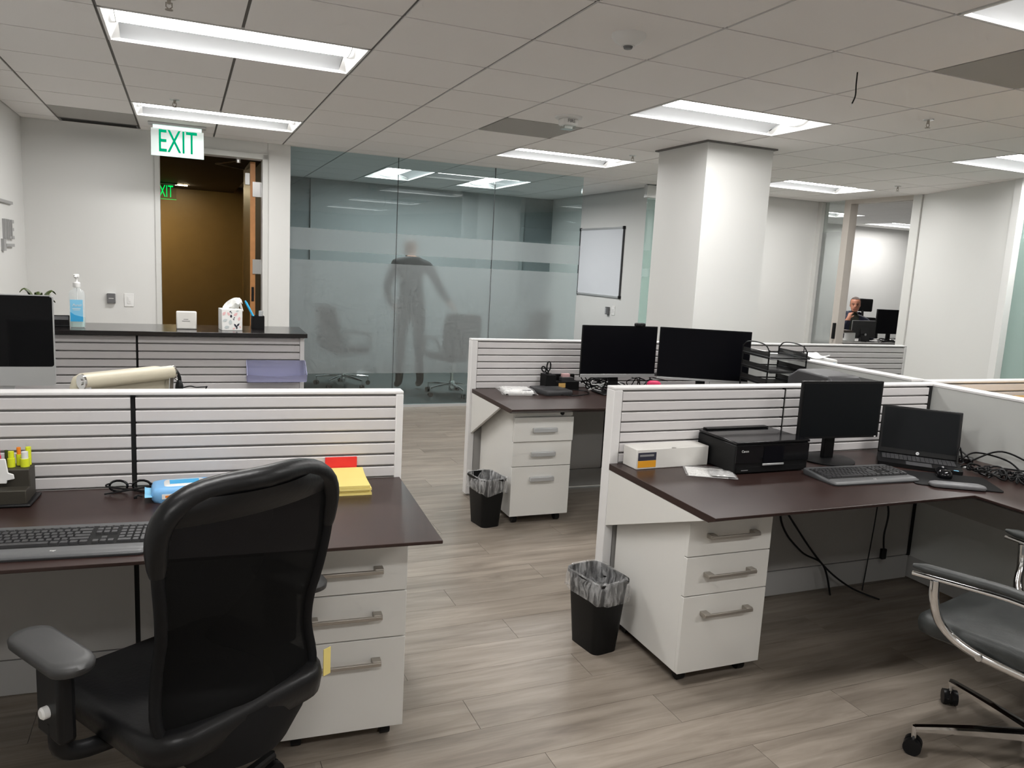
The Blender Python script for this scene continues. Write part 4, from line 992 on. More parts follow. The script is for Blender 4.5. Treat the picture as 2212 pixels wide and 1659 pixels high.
# ================================================================ printer desk
frame(FR)
t = thing('toner_box', 'white cardboard box with orange label on the printer desk', 'box', (1.845, 2.775, DZ), 2)
MB().box(-.185, .185, -.052, .052, 0, .086).build('carton', 'cardboard_white', t, bevel=.003)
MB().box(-.178, -.088, -.0530, -.0522, .038, .072).build('dark_label', 'dark_print', t); MB().box(-.178, -.088, -.0530, -.0522, .008, .037).build('orange_label', 'orange_print', t)
MB().box(-.17, -.10, -.0534, -.0531, .055, .064).build('print_line', 'grey_print', t)
MB().prism([(-.012, .0), (.012, 0), (.006, .010), (-.006, .010)], 'z', 0, .0004).build('tab', 'panel_grey', t).location = (0, -.053, .0862)
random.seed(9)
t = thing('plastic_bag', 'crinkled clear plastic bag of paper lying before the printer', 'plastic bag', (1.955, 2.62, DZ), -28)
MB().box(-.09, .07, -.085, .06, .001, .004).build('paper', 'white_paper', t)
MB().grid(lambda u, v: (-.10 + .21 * u, -.10 + .19 * v, .005 + .014 * (math.sin(u * 13 + v * 5) * math.sin(v * 11 - u * 4) * .5 + .5) * math.sin(u * PI) * math.sin(v * PI)), 22, 20).build('bag_film', 'bag', t, 80)
MB().grid(lambda u, v: (.0 + .10 * u, -.09 + .11 * v, .010 + .014 * (math.sin(u * 21 + v * 9) * math.sin(v * 15) * .5 + .5) * math.sin(u * PI) * math.sin(v * PI)), 16, 16).build('crinkle', 'bag_foil', t, 80)
# black inkjet printer
t = thing('printer', 'black inkjet printer with glossy lid on the corner desk', 'printer', (2.235, 2.685, DZ), 0)
MB().box(-.195, .195, -.125, .14, .004, .128).build('body', 'black_plastic', t, bevel=.006)
MB().box(-.196, .196, -.128, .135, .129, .140).build('scanner_lid', 'black_gloss', t, bevel=.003)
MB().box(-.17, .17, .11, .143, .141, .148).build('rear_feed_cover', 'black_plastic', t, bevel=.002)
pn = MB().box(-.193, .193, -.1285, -.1250, .050, .124).build('front_panel', 'black_gloss', t)
MB().box(-.052, .055, -.1300, -.1284, .046, .118).build('touch_screen', 'screen', pn); MB().box(-.054, .058, -.1335, -.1284, .036, .044).build('screen_lip', 'alu', pn, bevel=.001)
text('lettering', 'Canon', .014, 'white_paper', pn, (-.148, -.1290, .100), (PI / 2, 0, 0), .0001)
MB().box(-.185, .185, -.127, -.1250, .010, .030).build('output_tray', 'black_matte', t)
MB().box(-.16, -.125, -.1276, -.127, .016, .019).build('label', 'grey_print', t)
for s in (-.15, .15):
    for q in (-.09, .1): MB().lathe([(.012, 0), (.012, .005)], 12, (s, q, 0)).build('foot', 'black_matte', t)
t = thing('power_cable', 'thin black cable looping out behind the inkjet printer', 'cable', (2.02, 2.80, DZ))
MB().tube(curve3([(.02, 0, .075), (-.02, .0, .08), (-.035, .0, .065), (-.01, .005, .055), (.02, .01, .05)]), .003, 6).build('cord', 'black_plastic', t)
# monitor
def monitor(label, loc, rz, w, h, zb, bez=.010, stand='disc', mat='screen_matte', frame_m='black_plastic', chin=.0, chin_m=None, neck_y=.05, grp=None, tilt=0, logo=None, thick=.03):
    t = thing('monitor', label, 'monitor', loc, rz, grp)
    def rr(y, s, m=.004): return [(x, y, z) for x, z in rrect(w - s, h - s, m, 3, 0, zb + h / 2)]
    bd = MB().rings([rr(0, 0), rr(.012, 0), rr(thick, .08)]).build('housing', frame_m, t, 40)
    MB().box(-w / 2 + bez, w / 2 - bez, -.0012, 0, zb + bez + chin, zb + h - bez).build('screen', mat, t)
    if chin: MB().box(-w / 2, w / 2, -.006, .0, zb, zb + chin).build('chin', chin_m or 'alu', t, bevel=.001)
    if stand == 'disc':
        MB().lathe([(.125, 0), (.125, .006), (.11, .012), (.02, .016)], 36, (0, neck_y, 0)).build('base', 'black_plastic', t, 40)
        MB().box(-.028, .028, neck_y - .012, neck_y + .012, .012, zb + .08).build('neck', 'black_plastic', t, bevel=.003)
    else:
        MB().box(-.12, .12, neck_y - .09, neck_y + .09, 0, .010).build('base', 'black_plastic', t, bevel=.004)
        MB().prism([(neck_y - .01, .01), (neck_y + .02, .01), (neck_y + .03, zb + .10), (neck_y + .005, zb + .10)], 'x', -.03, .03).build('neck', 'black_plastic', t)
    if logo: MB().box(w / 2 - .022, w / 2 - .012, -.0016, -.0002, zb + .002, zb + .007).build('badge', 'white_plastic', t)
    return t
frame(FI)
monitor('single black monitor on a round base behind the keyboard', (2.665, 2.655, DZ), -2.5, .452, .262, .118, logo=1, neck_y=.06)
# laptop
t = thing('laptop', 'open black laptop turned into the corner of the printer desk', 'laptop', (3.065, 2.555, DZ), -46)
MB().rings([[(x, y, z) for x, y in rrect(.345, .235, .012)] for z in (.002, .018)]).build('base', 'black_plastic', t, 40)
MB().box(-.158, .158, -.03, .085, .018, .0195).build('keyboard_well', 'black_matte', t)
kb = MB()
for r_ in range(6):
    for c_ in range(17): kb.box(-.153 + c_ * .0181, -.153 + c_ * .0181 + .0158, -.026 + r_ * .0185, -.026 + r_ * .0185 + .0155, .0195, .0212)
o = kb.build('keys', 'dark_grey', t); o['kind'] = 'stuff'
MB().box(-.055, .05, -.115, -.04, .018, .0186).build('touchpad', 'dark_grey', t); MB().box(.135, .155, -.112, -.10, .018, .0185).build('sticker', 'blue_light', t)
ld = MB().box(-.1725, .1725, 0, .008, 0, .232).build('lid', 'black_plastic', t, bevel=.004); ld.matrix_local = Matrix.Translation((0, .110, .018)) @ Matrix.Rotation(R(-14), 4, 'X')
MB().box(-.160, .160, -.0010, 0, .026, .222).build('screen', 'screen_matte', ld)
lg = MB(); lg.prism([(.0075 * math.cos(2 * PI * k / 16), .013 + .0075 * math.sin(2 * PI * k / 16)) for k in range(16)], 'y', -.0010, -.0001); lg.build('logo', 'alu', ld)
text('lettering', 'hp', .009, 'black_plastic', ld, (0, -.0012, .0135), (PI / 2, 0, 0), .0001, shear=.2)
# mat, mouse, wrist rest
t = solo(MB().rings([[(x, y, z) for x, y in rrect(.34, .24, .02)] for z in (0, .004)]), 'mouse_pad', 'black_matte', 'black desk mat in front of the open laptop', 'mouse pad', (2.955, 2.295, DZ), -33)
t = thing('computer_mouse', 'glossy black computer mouse on the desk mat', 'computer mouse', (2.985, 2.355, DZ + .004), -40)
MB().rings([[(x * q, y * q + .0, z) for x, y in rrect(.062, .11, .030, 6)] for z, q in ((0, .95), (.012, 1), (.024, .92), (.033, .68), (.036, .35))]).build('shell', 'black_gloss', t, 60)
MB().cyl((-.004, .03, .030), (.004, .03, .030), .009).build('scroll_wheel', 'grey_plastic', t, 40)
t = thing('gel_wrist_rest', 'grey wrist rest bar at the front of the desk mat', 'wrist rest', (2.885, 2.205, DZ + .004), -30)
MB().rings([[(x * q, y * q, z) for x, y in rrect(.22, .055, .02, 5)] for z, q in ((0, .97), (.006, 1), (.013, .97), (.017, .85))]).build('cushion', 'grey_plastic', t, 60)
# cables heap in the corner
random.seed(21)
t = thing('cable_heap', 'heap of coiled black cables in the corner of the printer desk', 'cable', (3.27, 2.36, DZ))
for q in range(7):
    c0 = (random.uniform(-.04, .05), random.uniform(-.20, .05)); pts = []
    for k in range(26):
        a = k * .8; pts.append((c0[0] + .03 * math.cos(a + q) + k * .0022 * (1 if q % 2 else -1), c0[1] + .10 - k * .008 + .022 * math.sin(a), .008 + .022 * (math.sin(a * 1.7 + q) * .5 + .5)))
    MB().tube(curve3(pts, 2), .0042, 6).build('coil', 'black_plastic', t, 60)
for pts in ([(-.02, .25, .01), (.02, .27, .075), (.06, .2, .06), (.07, .14, .02)], [(.02, .16, .02), (.09, .14, .06), (.14, .02, .05), (.12, -.08, .01)], [(.05, .12, .03), (.14, .05, .085), (.16, -.1, .05), (.12, -.2, .01)], [(-.05, .12, .01), (-.02, .14, .09), (.0, .13, .02)], [(.10, -.05, .01), (.05, -.25, .03), (-.02, -.33, .01), (-.12, -.3, .006)], [(.1, 0, .02), (.16, -.2, .03), (.12, -.45, .01), (0, -.6, .006)]):
    MB().tube(curve3(pts, 8), .004, 6).build('cord', 'black_plastic', t, 60)
t = thing('docking_hub', 'small black hub with shiny edge among the cables', 'hub', (3.345, 2.575, DZ), -52)
MB().box(-.065, .065, -.022, .022, 0, .028).build('case', 'black_gloss', t, bevel=.006); MB().box(-.06, .06, -.0225, -.0215, .020, .026).build('edge_trim', 'chrome', t)
solo(MB().box(-.012, .012, -.03, .03, 0, .008), 'usb_plug', 'bag_foil', 'pale plug lying among the black cables', 'plug', (3.245, 2.475, DZ), 30, bevel=.002)
# cords hanging below the desk
for lab, pts in (('thick black cord hanging under the printer desk to the floor', [(2.48, 2.815, .70), (2.50, 2.81, .55), (2.62, 2.80, .38), (2.80, 2.79, .18), (2.98, 2.78, .05), (3.1, 2.7, .005)]),
                 ('thin black cord beside the thick one under the printer desk', [(2.50, 2.815, .70), (2.53, 2.81, .42), (2.66, 2.80, .26), (2.80, 2.79, .18), (2.86, 2.78, .02)]),
                 ('black plug cord dangling under the laptop corner', [(3.12, 2.82, .70), (3.16, 2.81, .55), (3.20, 2.80, .42), (3.19, 2.80, .30), (3.20, 2.80, .22)]),
                 ('thin cord falling to the floor behind the plug cord', [(3.15, 2.825, .70), (3.14, 2.82, .40), (3.12, 2.82, .12), (3.1, 2.81, .005)])):
    c = thing('desk_cable', lab, 'cable', (0, 0, 0))
    MB().tube(curve3(pts, 8), .005 if 'thick' in lab or 'plug' in lab.split()[1] else .003, 6).build('cord', 'black_plastic', c, 60)
    if 'plug cord dangling' in lab: MB().box(3.185, 3.215, 2.79, 2.81, .17, .225).build('plug', 'black_plastic', c, bevel=.004)

# ================================================================ two monitors desk
t = thing('router_pack', 'white network box in clear wrapping on the far desk corner', 'box', (1.858, 4.60, DZ), -8)
MB().rings([[(x * q, y * q, z) for x, y in rrect(.19, .20, .02)] for z, q in ((0, .97), (.008, 1), (.024, .98), (.030, .92))]).build('case', 'white_plastic', t, 50)
MB().grid(lambda u, v: (-.125 + .24 * u, -.12 + .24 * v, .030 + .008 * math.sin(u * 12) * math.sin(v * 9) - .024 * (abs(2 * u - 1) ** 6 + abs(2 * v - 1) ** 6) * .5), 20, 16).build('wrapping', 'bag', t, 80)
MB().box(.02, .075, -.085, -.06, .0305, .0312).build('label', 'dark_print', t); MB().box(-.095, .095, -.0985, -.096, .004, .010).build('dark_edge', 'black_plastic', t)
t = thing('set_box', 'flat black box with rounded corners beside the wrapped white box', 'device', (2.10, 4.60, DZ), 8)
MB().rings([[(x * q, y * q, z) for x, y in rrect(.205, .24, .018, 5)] for z, q in ((0, .97), (.006, 1), (.026, 1), (.030, .975))]).build('case', 'dark_grey', t, 50)
MB().tube(curve3([(.0, -.11, .006), (.08, -.16, .004), (.22, -.12, .004), (.27, -.02, .004), (.2, .06, .004)]), .003, 6).build('cord', 'black_plastic', t)
t = thing('pen_organizer', 'black mesh desk organizer holding scissors by the monitors', 'organizer', (2.225, 4.735, DZ))
MB().box(-.125, -.05, -.05, .05, 0, .105).build('tall_bin', 'black_matte', t, bevel=.002)
MB().box(-.05, .125, -.05, .05, 0, .06).build('low_bin', 'black_matte', t, bevel=.002); MB().box(-.05, .125, .03, .05, .06, .10).build('rear_bin', 'black_matte', t, bevel=.002)
MB().box(.0, .09, -.04, .02, .06, .085).build('note_block', 'dark_grey', t); MB().box(.02, .075, .0, .03, .085, .105).build('pink_note', 'petal', t)
MB().box(-.03, .02, -.053, -.0505, .02, .05).build('brass_tag', 'honey_wood', t)
t = thing('scissors', 'black handled scissors standing in the desk organizer', 'scissors', (2.13, 4.735, DZ + .106), -5)
for cx, cz, rx, rz_, tilt in ((-.028, .032, .013, .020, .5), (.006, .052, .013, .032, -.05)):
    MB().tube([(cx + rx * math.cos(q) * math.cos(tilt) - rz_ * math.sin(q) * math.sin(tilt), 0, cz + rx * math.cos(q) * math.sin(tilt) + rz_ * math.sin(q) * math.cos(tilt)) for q in [2 * PI * k / 18 for k in range(19)]], .005, 7).build('finger_ring', 'black_plastic', t, 60)
MB().tube([(-.012, 0, .012), (.006, 0, -.004)], .006, 6).tube([(.006, .002, .02), (.004, .002, -.004)], .006, 6).build('shank', 'black_plastic', t, 60)
g = 'twin monitors on the far desk'
monitor('black monitor with silver chin and webcam on the far desk', (2.54, 4.50, DZ), 0, .565, .345, .118, .006, 'plate', 'screen', 'black_plastic', .022, 'alu', .05, g)
t = thing('webcam', 'small black webcam clipped on top of a monitor', 'webcam', (2.685, 4.51, DZ + .463))
MB().box(-.035, .035, -.025, .015, -.004, .022).build('body', 'black_plastic', t, bevel=.008); MB().cyl((0, -.027, .010), (0, -.024, .010), .008).build('lens', 'black_gloss', t, 40); MB().box(-.018, .018, .012, .03, -.03, .01).build('clip', 'black_plastic', t)
a2 = R(26.5); cx, cy = 2.83 + .31 * math.cos(a2), 4.49 - .31 * math.sin(a2)
monitor('larger black monitor angled into the corner of the far desk', (cx, cy, DZ), -26.5, .61, .352, .112, .006, 'plate', 'screen', 'black_plastic', .014, 'alu', .05, g)
t = thing('cable_tangle', 'tangle of black and white cables under the monitors', 'cable', (2.50, 4.62, DZ))
random.seed(4)
for q in range(8):
    pts = [(random.uniform(-.14, .18), random.uniform(-.04, .12), random.choice((.01, .05, .10))) for _ in range(6)]
    MB().tube([(a_, b_, max(c_, .005)) for a_, b_, c_ in curve3(pts, 6)], .004, 6).build('cord', 'white_plastic' if q in (2, 5) else 'black_plastic', t, 60)
t2 = thing('cable_tangle', 'thin black cables behind the gap between the two monitors', 'cable', (2.86, 4.66, DZ))
for q in range(5):
    pts = [(random.uniform(-.16, .2), random.uniform(-.05, .08), random.choice((.02, .07, .11))) for _ in range(5)]
    MB().tube([(a_, b_, max(c_, .005)) for a_, b_, c_ in curve3(pts, 6)], .0035, 6).build('cord', 'black_plastic', t2, 60)
t = thing('pink_pouch', 'bright pink tape dispenser between the two monitors', 'tape dispenser', (2.89, 4.60, DZ), -15)
MB().rings([[(x * q, y * q, z) for x, y in rrect(.10, .05, .02)] for z, q in ((0, .9), (.01, 1), (.055, 1), (.070, .8), (.076, .5))]).build('body', 'pink', t, 60)
# wire tray tower
t = thing('wire_tray_tower', 'five tier black wire letter tray tower beside the big monitor', 'letter tray', (3.26, 3.84, DZ), -10)
W2, D2 = .125, .16
for sx in (-1, 1):
    for sy in (-1, 1): MB().tube([(sx * W2, sy * D2, 0), (sx * W2, sy * D2, .40)], .0045, 6).build('upright', 'black_plastic', t)
    MB().tube(curve3([(sx * W2, -D2, .39), (sx * W2, -D2 * .7, .425), (sx * W2, 0, .435), (sx * W2, D2 * .7, .425), (sx * W2, D2, .39)]), .004, 6).build('top_loop', 'black_plastic', t)
for i in range(5):
    z = .03 + i * .082
    tr = MB().tube([(-W2, -D2 - .03, z), (W2, -D2 - .03, z), (W2, D2, z), (-W2, D2, z), (-W2, -D2 - .03, z)], .0045, 6); trp = tr.build('tray_rim', 'black_plastic', t)
    MB().box(-W2, W2, -D2 - .03, D2, z - .012, z - .010).build('mesh_floor', 'wire_mesh', trp)
    for sx in (-1, 1): MB().box(sx * W2 - .001, sx * W2 + .001, -D2, D2, z - .012, z + .030).build('mesh_side', 'wire_mesh', trp)
# office printer on the return
t = thing('printer', 'dark grey laser printer with open paper tray behind the corner monitor', 'printer', (3.20, 3.215, DZ), 2)
MB().box(-.22, .20, -.17, .17, 0, .20).build('body', 'black_plastic', t, bevel=.012)
MB().prism([(-.17, .20), (.17, .20), (.17, .30), (.10, .345), (-.12, .335), (-.17, .28)], 'x', -.22, .0).build('scanner_hood', 'dark_grey', t, bevel=.012)
MB().box(.03, .21, -.16, .16, .245, .300).build('paper_tray', 'black_matte', t, bevel=.004); MB().box(-.02, .26, -.19, -.10, .282, .292).build('tray_flap', 'dark_grey', t, bevel=.002)
MB().box(.05, .18, -.192, -.188, .284, .290).build('tray_edge', 'alu', t)
# box with papers behind the spine
frame(FI)
t = thing('paper_box', 'white box heaped with crumpled papers behind the spine panel', 'box', (3.86, 4.20, DZ), -12)
MB().box(-.16, .16, -.11, .11, 0, .30).build('carton', 'white_plastic', t, bevel=.01)
MB().grid(lambda u, v: (-.16 + .26 * u, -.11 + .2 * v, .302 + .035 * (math.sin(u * 6 + 1) * math.cos(v * 7) * .5 + .5)), 12, 10).build('paper', 'white_paper', t, 80)
MB().box(-.07, -.02, -.1115, -.1105, .255, .275).box(.12, .14, -.1115, -.1105, .23, .28).build('print', 'blue_label', t)
# ================================================================ meeting room chairs and people (building frame)
frame(FB)
def meeting_chair(lab, x, y, rz, rot):
    t = thing('conference_chair', lab, 'office chair', (x, y, .004), rz, 'black chairs behind the frosted glass')
    star_base(t, .33, 'chrome', rot=rot, hub_z=.13)
    MB().cyl((0, 0, .12), (0, 0, .42), .020).build('gas_lift', 'chrome', t, 40)
    MB().box(-.1, .1, -.12, .1, .40, .425).build('seat_plate', 'black_plastic', t)
    cush(.50, .48, .425, .50, y0=.02).build('seat', 'leather', t, 60)
    MB().rings([[(xx, -.20 - .14 * (z - .48) + yy, z) for xx, yy in ((-hw, 0), (-hw * .5, -.03), (hw * .5, -.03), (hw, 0), (hw * .9, .05), (-hw * .9, .05))] for z, hw in ((.47, .20), (.60, .235), (.80, .24), (.93, .23), (.98, .19))]).build('backrest', 'leather', t, 60)
    for s in (-1, 1):
        MB().tube(curve3([(s * .24, -.23, .52), (s * .28, -.15, .665), (s * .285, .05, .68), (s * .28, .19, .64), (s * .27, .16, .46), (s * .2, .08, .42)]), .015, 8).build('arm', 'black_plastic', t, 60)
    return t
meeting_chair('dark chair blurred behind the frosted pane next to the counter', 1.78, 9.35, -70, .2)
meeting_chair('dark chair behind the frosted glass that the man leans on', 2.93, 8.62, 5, .95)
meeting_chair('dark chair behind the frosted pane nearest the whiteboard', 4.30, 9.6, 30, .5)

def head_rings(c, yaw, pitch=0.0, s=1.0):
    SL = [(0, .030, .070, .012), (.018, .046, .084, -.02), (.048, .058, .088, -.05), (.078, .065, .087, -.07), (.108, .070, .086, -.085), (.138, .0745, .090, -.095), (.168, .0745, .086, -.095), (.198, .066, .068, -.084), (.222, .044, .036, -.056), (.236, .014, .004, -.02)]
    M = Matrix.Translation(c) @ Matrix.Rotation(yaw, 4, 'Z') @ Matrix.Rotation(pitch, 4, 'X')
    rs = []
    for z, hw, f, b in SL:
        ring = []
        for k in range(28):
            a = 2 * PI * k / 28; sx, sy = math.cos(a), math.sin(a)
            x = hw * sx; y = (f + b) / 2 + (f - b) / 2 * sy
            if sy > .93 and .05 < z < .12: y += {.078: .024, .108: .008}.get(z, 0) * (sy - .93) / .07
            if .3 < abs(sx) < .75 and sy > 0 and abs(z - .108) < .01: y -= .006
            ring.append(M @ Vector((x * s, y * s, z * s)))
        rs.append(ring)
    return rs, M
def person(name, label, loc, rz, nodes, edges, head_c, head_yaw, head_pitch, matfn, mats, vox=.009):
    me = D.meshes.new(name); me.from_pydata([n[:3] for n in nodes], edges, [])
    tmp = D.objects.new(name + '_skin', me); COL.objects.link(tmp)
    tmp.modifiers.new('skin', 'SKIN')
    lay = me.skin_vertices[0] if len(me.skin_vertices) else None
    if lay is None:
        b = bmesh.new(); b.from_mesh(me); b.verts.layers.skin.verify(); b.to_mesh(me); b.free(); lay = me.skin_vertices[0]
    for i, n in enumerate(nodes):
        r_ = n[3]; lay.data[i].radius = r_ if isinstance(r_, tuple) else (r_, r_); lay.data[i].use_root = (i == 0)
    sd = tmp.modifiers.new('sub', 'SUBSURF'); sd.levels = 2; sd.render_levels = 2
    dg = bpy.context.evaluated_depsgraph_get(); m1 = D.meshes.new_from_object(tmp.evaluated_get(dg)); D.objects.remove(tmp)
    mb = MB(); rs, HM = head_rings(head_c, head_yaw, head_pitch); mb.rings(rs)
    for s in (-1, 1): mb.ball(HM @ Vector((s * .073, -.005, .105)), .016, 8, (.45, .8, 1.5))
    b = bmesh.new(); b.from_mesh(m1)
    m2 = mb.mesh('h', 'skin'); b.from_mesh(m2); b.to_mesh(m1); b.free()
    t2 = D.objects.new(name + '_join', m1); COL.objects.link(t2)
    rm = t2.modifiers.new('remesh', 'REMESH'); rm.mode = 'VOXEL'; rm.voxel_size = vox
    sm = t2.modifiers.new('smooth', 'SMOOTH'); sm.iterations = 3; sm.factor = .4
    m3 = D.meshes.new_from_object(t2.evaluated_get(bpy.context.evaluated_depsgraph_get())); D.objects.remove(t2)
    m3.materials.clear()
    for q in mats: m3.materials.append(MAT(q))
    for p in m3.polygons: p.material_index = matfn(p.center)
    m3.shade_smooth()
    o = D.objects.new(name, m3); COL.objects.link(o); place(o, loc, rz); tag(o, label, 'person')
    return o, HM
def hand_nodes(nodes, edges, wrist, d, side, palm_n, curl=.3, sc=1.0):
    """append palm and five fingers; wrist = index, d = hand direction, side = towards thumb"""
    d = Vector(d).normalized(); side = Vector(side).normalized(); pn = Vector(palm_n).normalized(); w0 = Vector(nodes[wrist][:3])
    pc = w0 + d * .05 * sc; nodes.append((*pc, (.024 * sc, .019 * sc))); pi = len(nodes) - 1; edges.append((wrist, pi))
    for k, (off, L) in enumerate(((.026, .070), (.009, .080), (-.009, .074), (-.026, .058))):
        a = pc + side * off * sc + d * .035 * sc; nodes.append((*a, .0095 * sc)); edges.append((pi, len(nodes) - 1))
        b1 = a + (d * (1 - curl) + pn * curl).normalized() * L * .5 * sc; nodes.append((*b1, .009 * sc)); edges.append((len(nodes) - 2, len(nodes) - 1))
        b2 = b1 + (d * (1 - 2 * curl) + pn * 2 * curl).normalized() * L * .5 * sc; nodes.append((*b2, .008 * sc)); edges.append((len(nodes) - 2, len(nodes) - 1))
    a = w0 + d * .025 * sc + side * .030 * sc; nodes.append((*a, .011 * sc)); edges.append((pi, len(nodes) - 1))
    b1 = a + (d * .7 + side * .6 + pn * .3).normalized() * .035 * sc; nodes.append((*b1, .0095 * sc)); edges.append((len(nodes) - 2, len(nodes) - 1))
    b2 = b1 + (d * .9 + side * .1 + pn * .4).normalized() * .03 * sc; nodes.append((*b2, .0085 * sc)); edges.append((len(nodes) - 2, len(nodes) - 1))

# standing man, seen from behind, one hand on a chair back (local +Y = away from camera)
N = [(0, 0, .95, (.15, .11)), (0, .0, 1.12, (.145, .105)), (0, .01, 1.30, (.17, .115)), (0, .01, 1.43, (.15, .09)), (.0, .03, 1.50, .066), (0, .06, 1.54, .054),
     (-.19, .0, 1.42, .075), (-.30, -.03, 1.17, .055), (-.22, .10, .98, .042),
     (.19, .0, 1.42, .070), (.33, -.02, 1.19, .055), (.42, -.08, 1.02, .040),
     (-.10, 0, .86, .095), (-.11, .01, .50, .068), (-.12, -.01, .10, .048), (-.12, .11, .045, .040),
     (.10, 0, .86, .095), (.12, .02, .50, .068), (.14, 0, .10, .048), (.15, .12, .045, .040)]
E_ = [(0, 1), (1, 2), (2, 3), (3, 4), (4, 5), (3, 6), (6, 7), (7, 8), (3, 9), (9, 10), (10, 11), (0, 12), (12, 13), (13, 14), (14, 15), (0, 16), (16, 17), (17, 18), (18, 19)]
hand_nodes(N, E_, 8, (.5, .6, -.4), (0, .3, .6), (1, 0, 0), .25)
hand_nodes(N, E_, 11, (.55, -.35, -.6), (-.4, -.3, .2), (-.2, -.3, -.8), .3)
N = [(a * 1.04, b_, c_ * 1.06, (r_ if not isinstance(r_, tuple) else (r_[0] * 1.05, r_[1] * 1.03))) for a, b_, c_, r_ in N]
def mf(c):
    if c.z > 1.605: return 0
    if abs(c.x) > .40 and c.z < 1.09 and c.x > 0: return 0
    if c.x < -.12 and c.y > .12 and .85 < c.z < 1.07: return 0
    if c.z < .075: return 3
    if c.z > .93 : return 1
    return 2
pz, HM = person('person', 'man in a black jacket standing with his back turned behind frosted glass', (2.50, 8.98, .004), 3, N, E_, Vector((0, .075, 1.575)), R(-12), R(-14), mf, ['skin_back', 'jacket_black', 'trousers', 'black_plastic'])
rs, _ = head_rings(Vector((0, .075, 1.575)), R(-12), R(-14))
hc = MB(); cen = HM @ Vector((0, 0, .13))
hc.rings([[cen + (p - cen) * 1.035 + Vector((0, 0, .002)) for p in r_] for r_ in rs[6:]])
hc.build('hair', 'hair_grey', pz, 80)

# ---- office behind the doorway
t = thing('office_desk', 'grey edged desk inside the office with two monitors', 'desk', (0, 0, 0))
MB().box(8.45, 10.6, 8.18, 8.88, .70, .735).build('worktop', 'panel_grey', t, bevel=.003)
MB().box(8.50, 10.55, 8.22, 8.25, .15, .70).build('modesty_panel', 'desk_wood', t)
for x in (8.5, 10.5): MB().box(x, x + .04, 8.22, 8.84, .004, .70).build('side_panel', 'panel_grey', t)
MZ = .735
t = thing('monitor', 'small black monitor seen from behind in front of the seated man', 'monitor', (9.22, 8.42, MZ), 185)
MB().box(-.25, .25, -.012, .012, .05, .30).build('housing', 'dark_grey', t, bevel=.006); MB().box(-.25, .25, -.016, -.010, .292, .302).box(-.25, .25, -.016, -.012, .05, .29).build('screen', 'white_plastic', t)
MB().prism([(.0, 0), (.14, 0), (.14, .008), (.05, .01), (.012, .2), (.0, .2)], 'x', -.09, .09).build('stand', 'dark_grey', t)
MB().cyl((.02, .045, .10), (.02, .06, .10), .018).build('cable_ring', 'alu', t, 40)
t = thing('monitor', 'black screened monitor at the far end of the office desk', 'monitor', (9.79, 8.44, MZ), -6)
MB().box(-.275, .275, 0, .03, .11, .475).build('housing', 'black_plastic', t, bevel=.004); MB().box(-.268, .268, -.0015, 0, .118, .468).build('screen', 'screen', t)
MB().box(-.03, .03, .03, .06, .01, .25).build('neck', 'black_plastic', t); MB().box(-.12, .12, -.04, .13, 0, .010).build('base', 'black_plastic', t, bevel=.003)
t = thing('paper_tray', 'white paper tray on the office desk by the door post', 'tray', (8.86, 8.42, MZ), 0)
MB().box(-.15, .10, -.10, .10, 0, .006).box(-.15, -.145, -.10, .10, 0, .12).build('shelf', 'white_plastic', t); MB().box(-.15, .10, -.10, .10, .12, .126).build('top_shelf', 'white_plastic', t); MB().box(.095, .10, -.10, .10, 0, .12).build('side', 'white_plastic', t)
MB().box(-.12, .07, -.08, .08, .127, .16).build('papers', 'soil_pot', t)
t = thing('headphones', 'black headphones lying on the office desk', 'headphones', (9.90, 8.28, MZ), 10)
MB().tube([(.075 * math.cos(q), .02 * math.sin(q), .06 + .065 * math.sin(q)) for q in [PI * k / 14 for k in range(15)]], .009, 8).build('headband', 'black_plastic', t, 60)
for s in (-1, 1): MB().ball((s * .07, 0, .045), .042, 10, (.6, .9, 1)).build('ear_cup', 'black_plastic', t, 60)
t = thing('cable_tangle', 'loose cables and papers on the office desk', 'cable', (9.55, 8.28, MZ))
random.seed(11)
for q in range(5):
    pts = [(random.uniform(-.2, .25), random.uniform(-.06, .1), random.choice((.006, .02, .05))) for _ in range(5)]
    MB().tube([(a_, b_, max(c_, .006)) for a_, b_, c_ in curve3(pts, 6)], .005, 6).build('cord', 'black_plastic', t, 60)
MB().box(-.05, .16, -.02, .12, 0, .004).build('paper', 'white_paper', t)
# chair and seated man
t = thing('office_chair', 'tall black chair with headrest behind the seated man', 'office chair', (10.12, 9.17, .004), 150)
star_base(t, .30, 'black_plastic', rot=.4)
MB().cyl((0, 0, .1), (0, 0, .44), .024).build('gas_lift', 'black_plastic', t, 40)
cush(.5, .48, .43, .50).build('seat', 'black_matte', t, 60)
MB().rings([[(xx, -.24 - .12 * (z - .5) + yy, z) for xx, yy in ((-hw, 0), (hw, 0), (hw * .9, .05), (-hw * .9, .05))] for z, hw in ((.52, .20), (.70, .26), (.95, .26), (1.03, .20))]).build('backrest', 'black_matte', t, 60)
MB().box(-.15, .15, -.375, -.33, 1.12, 1.33).build('headrest', 'black_matte', t, bevel=.02); MB().tube([(0, -.30, .9), (0, -.36, 1.2)], .02, 8).build('headrest_post', 'black_plastic', t)
for s in (-1, 1): MB().box(s * .30 - .04, s * .30 + .04, -.1, .15, .66, .69).box(s * .30 - .015, s * .30 + .015, 0, .05, .44, .66).build('arm', 'black_plastic', t, bevel=.008)
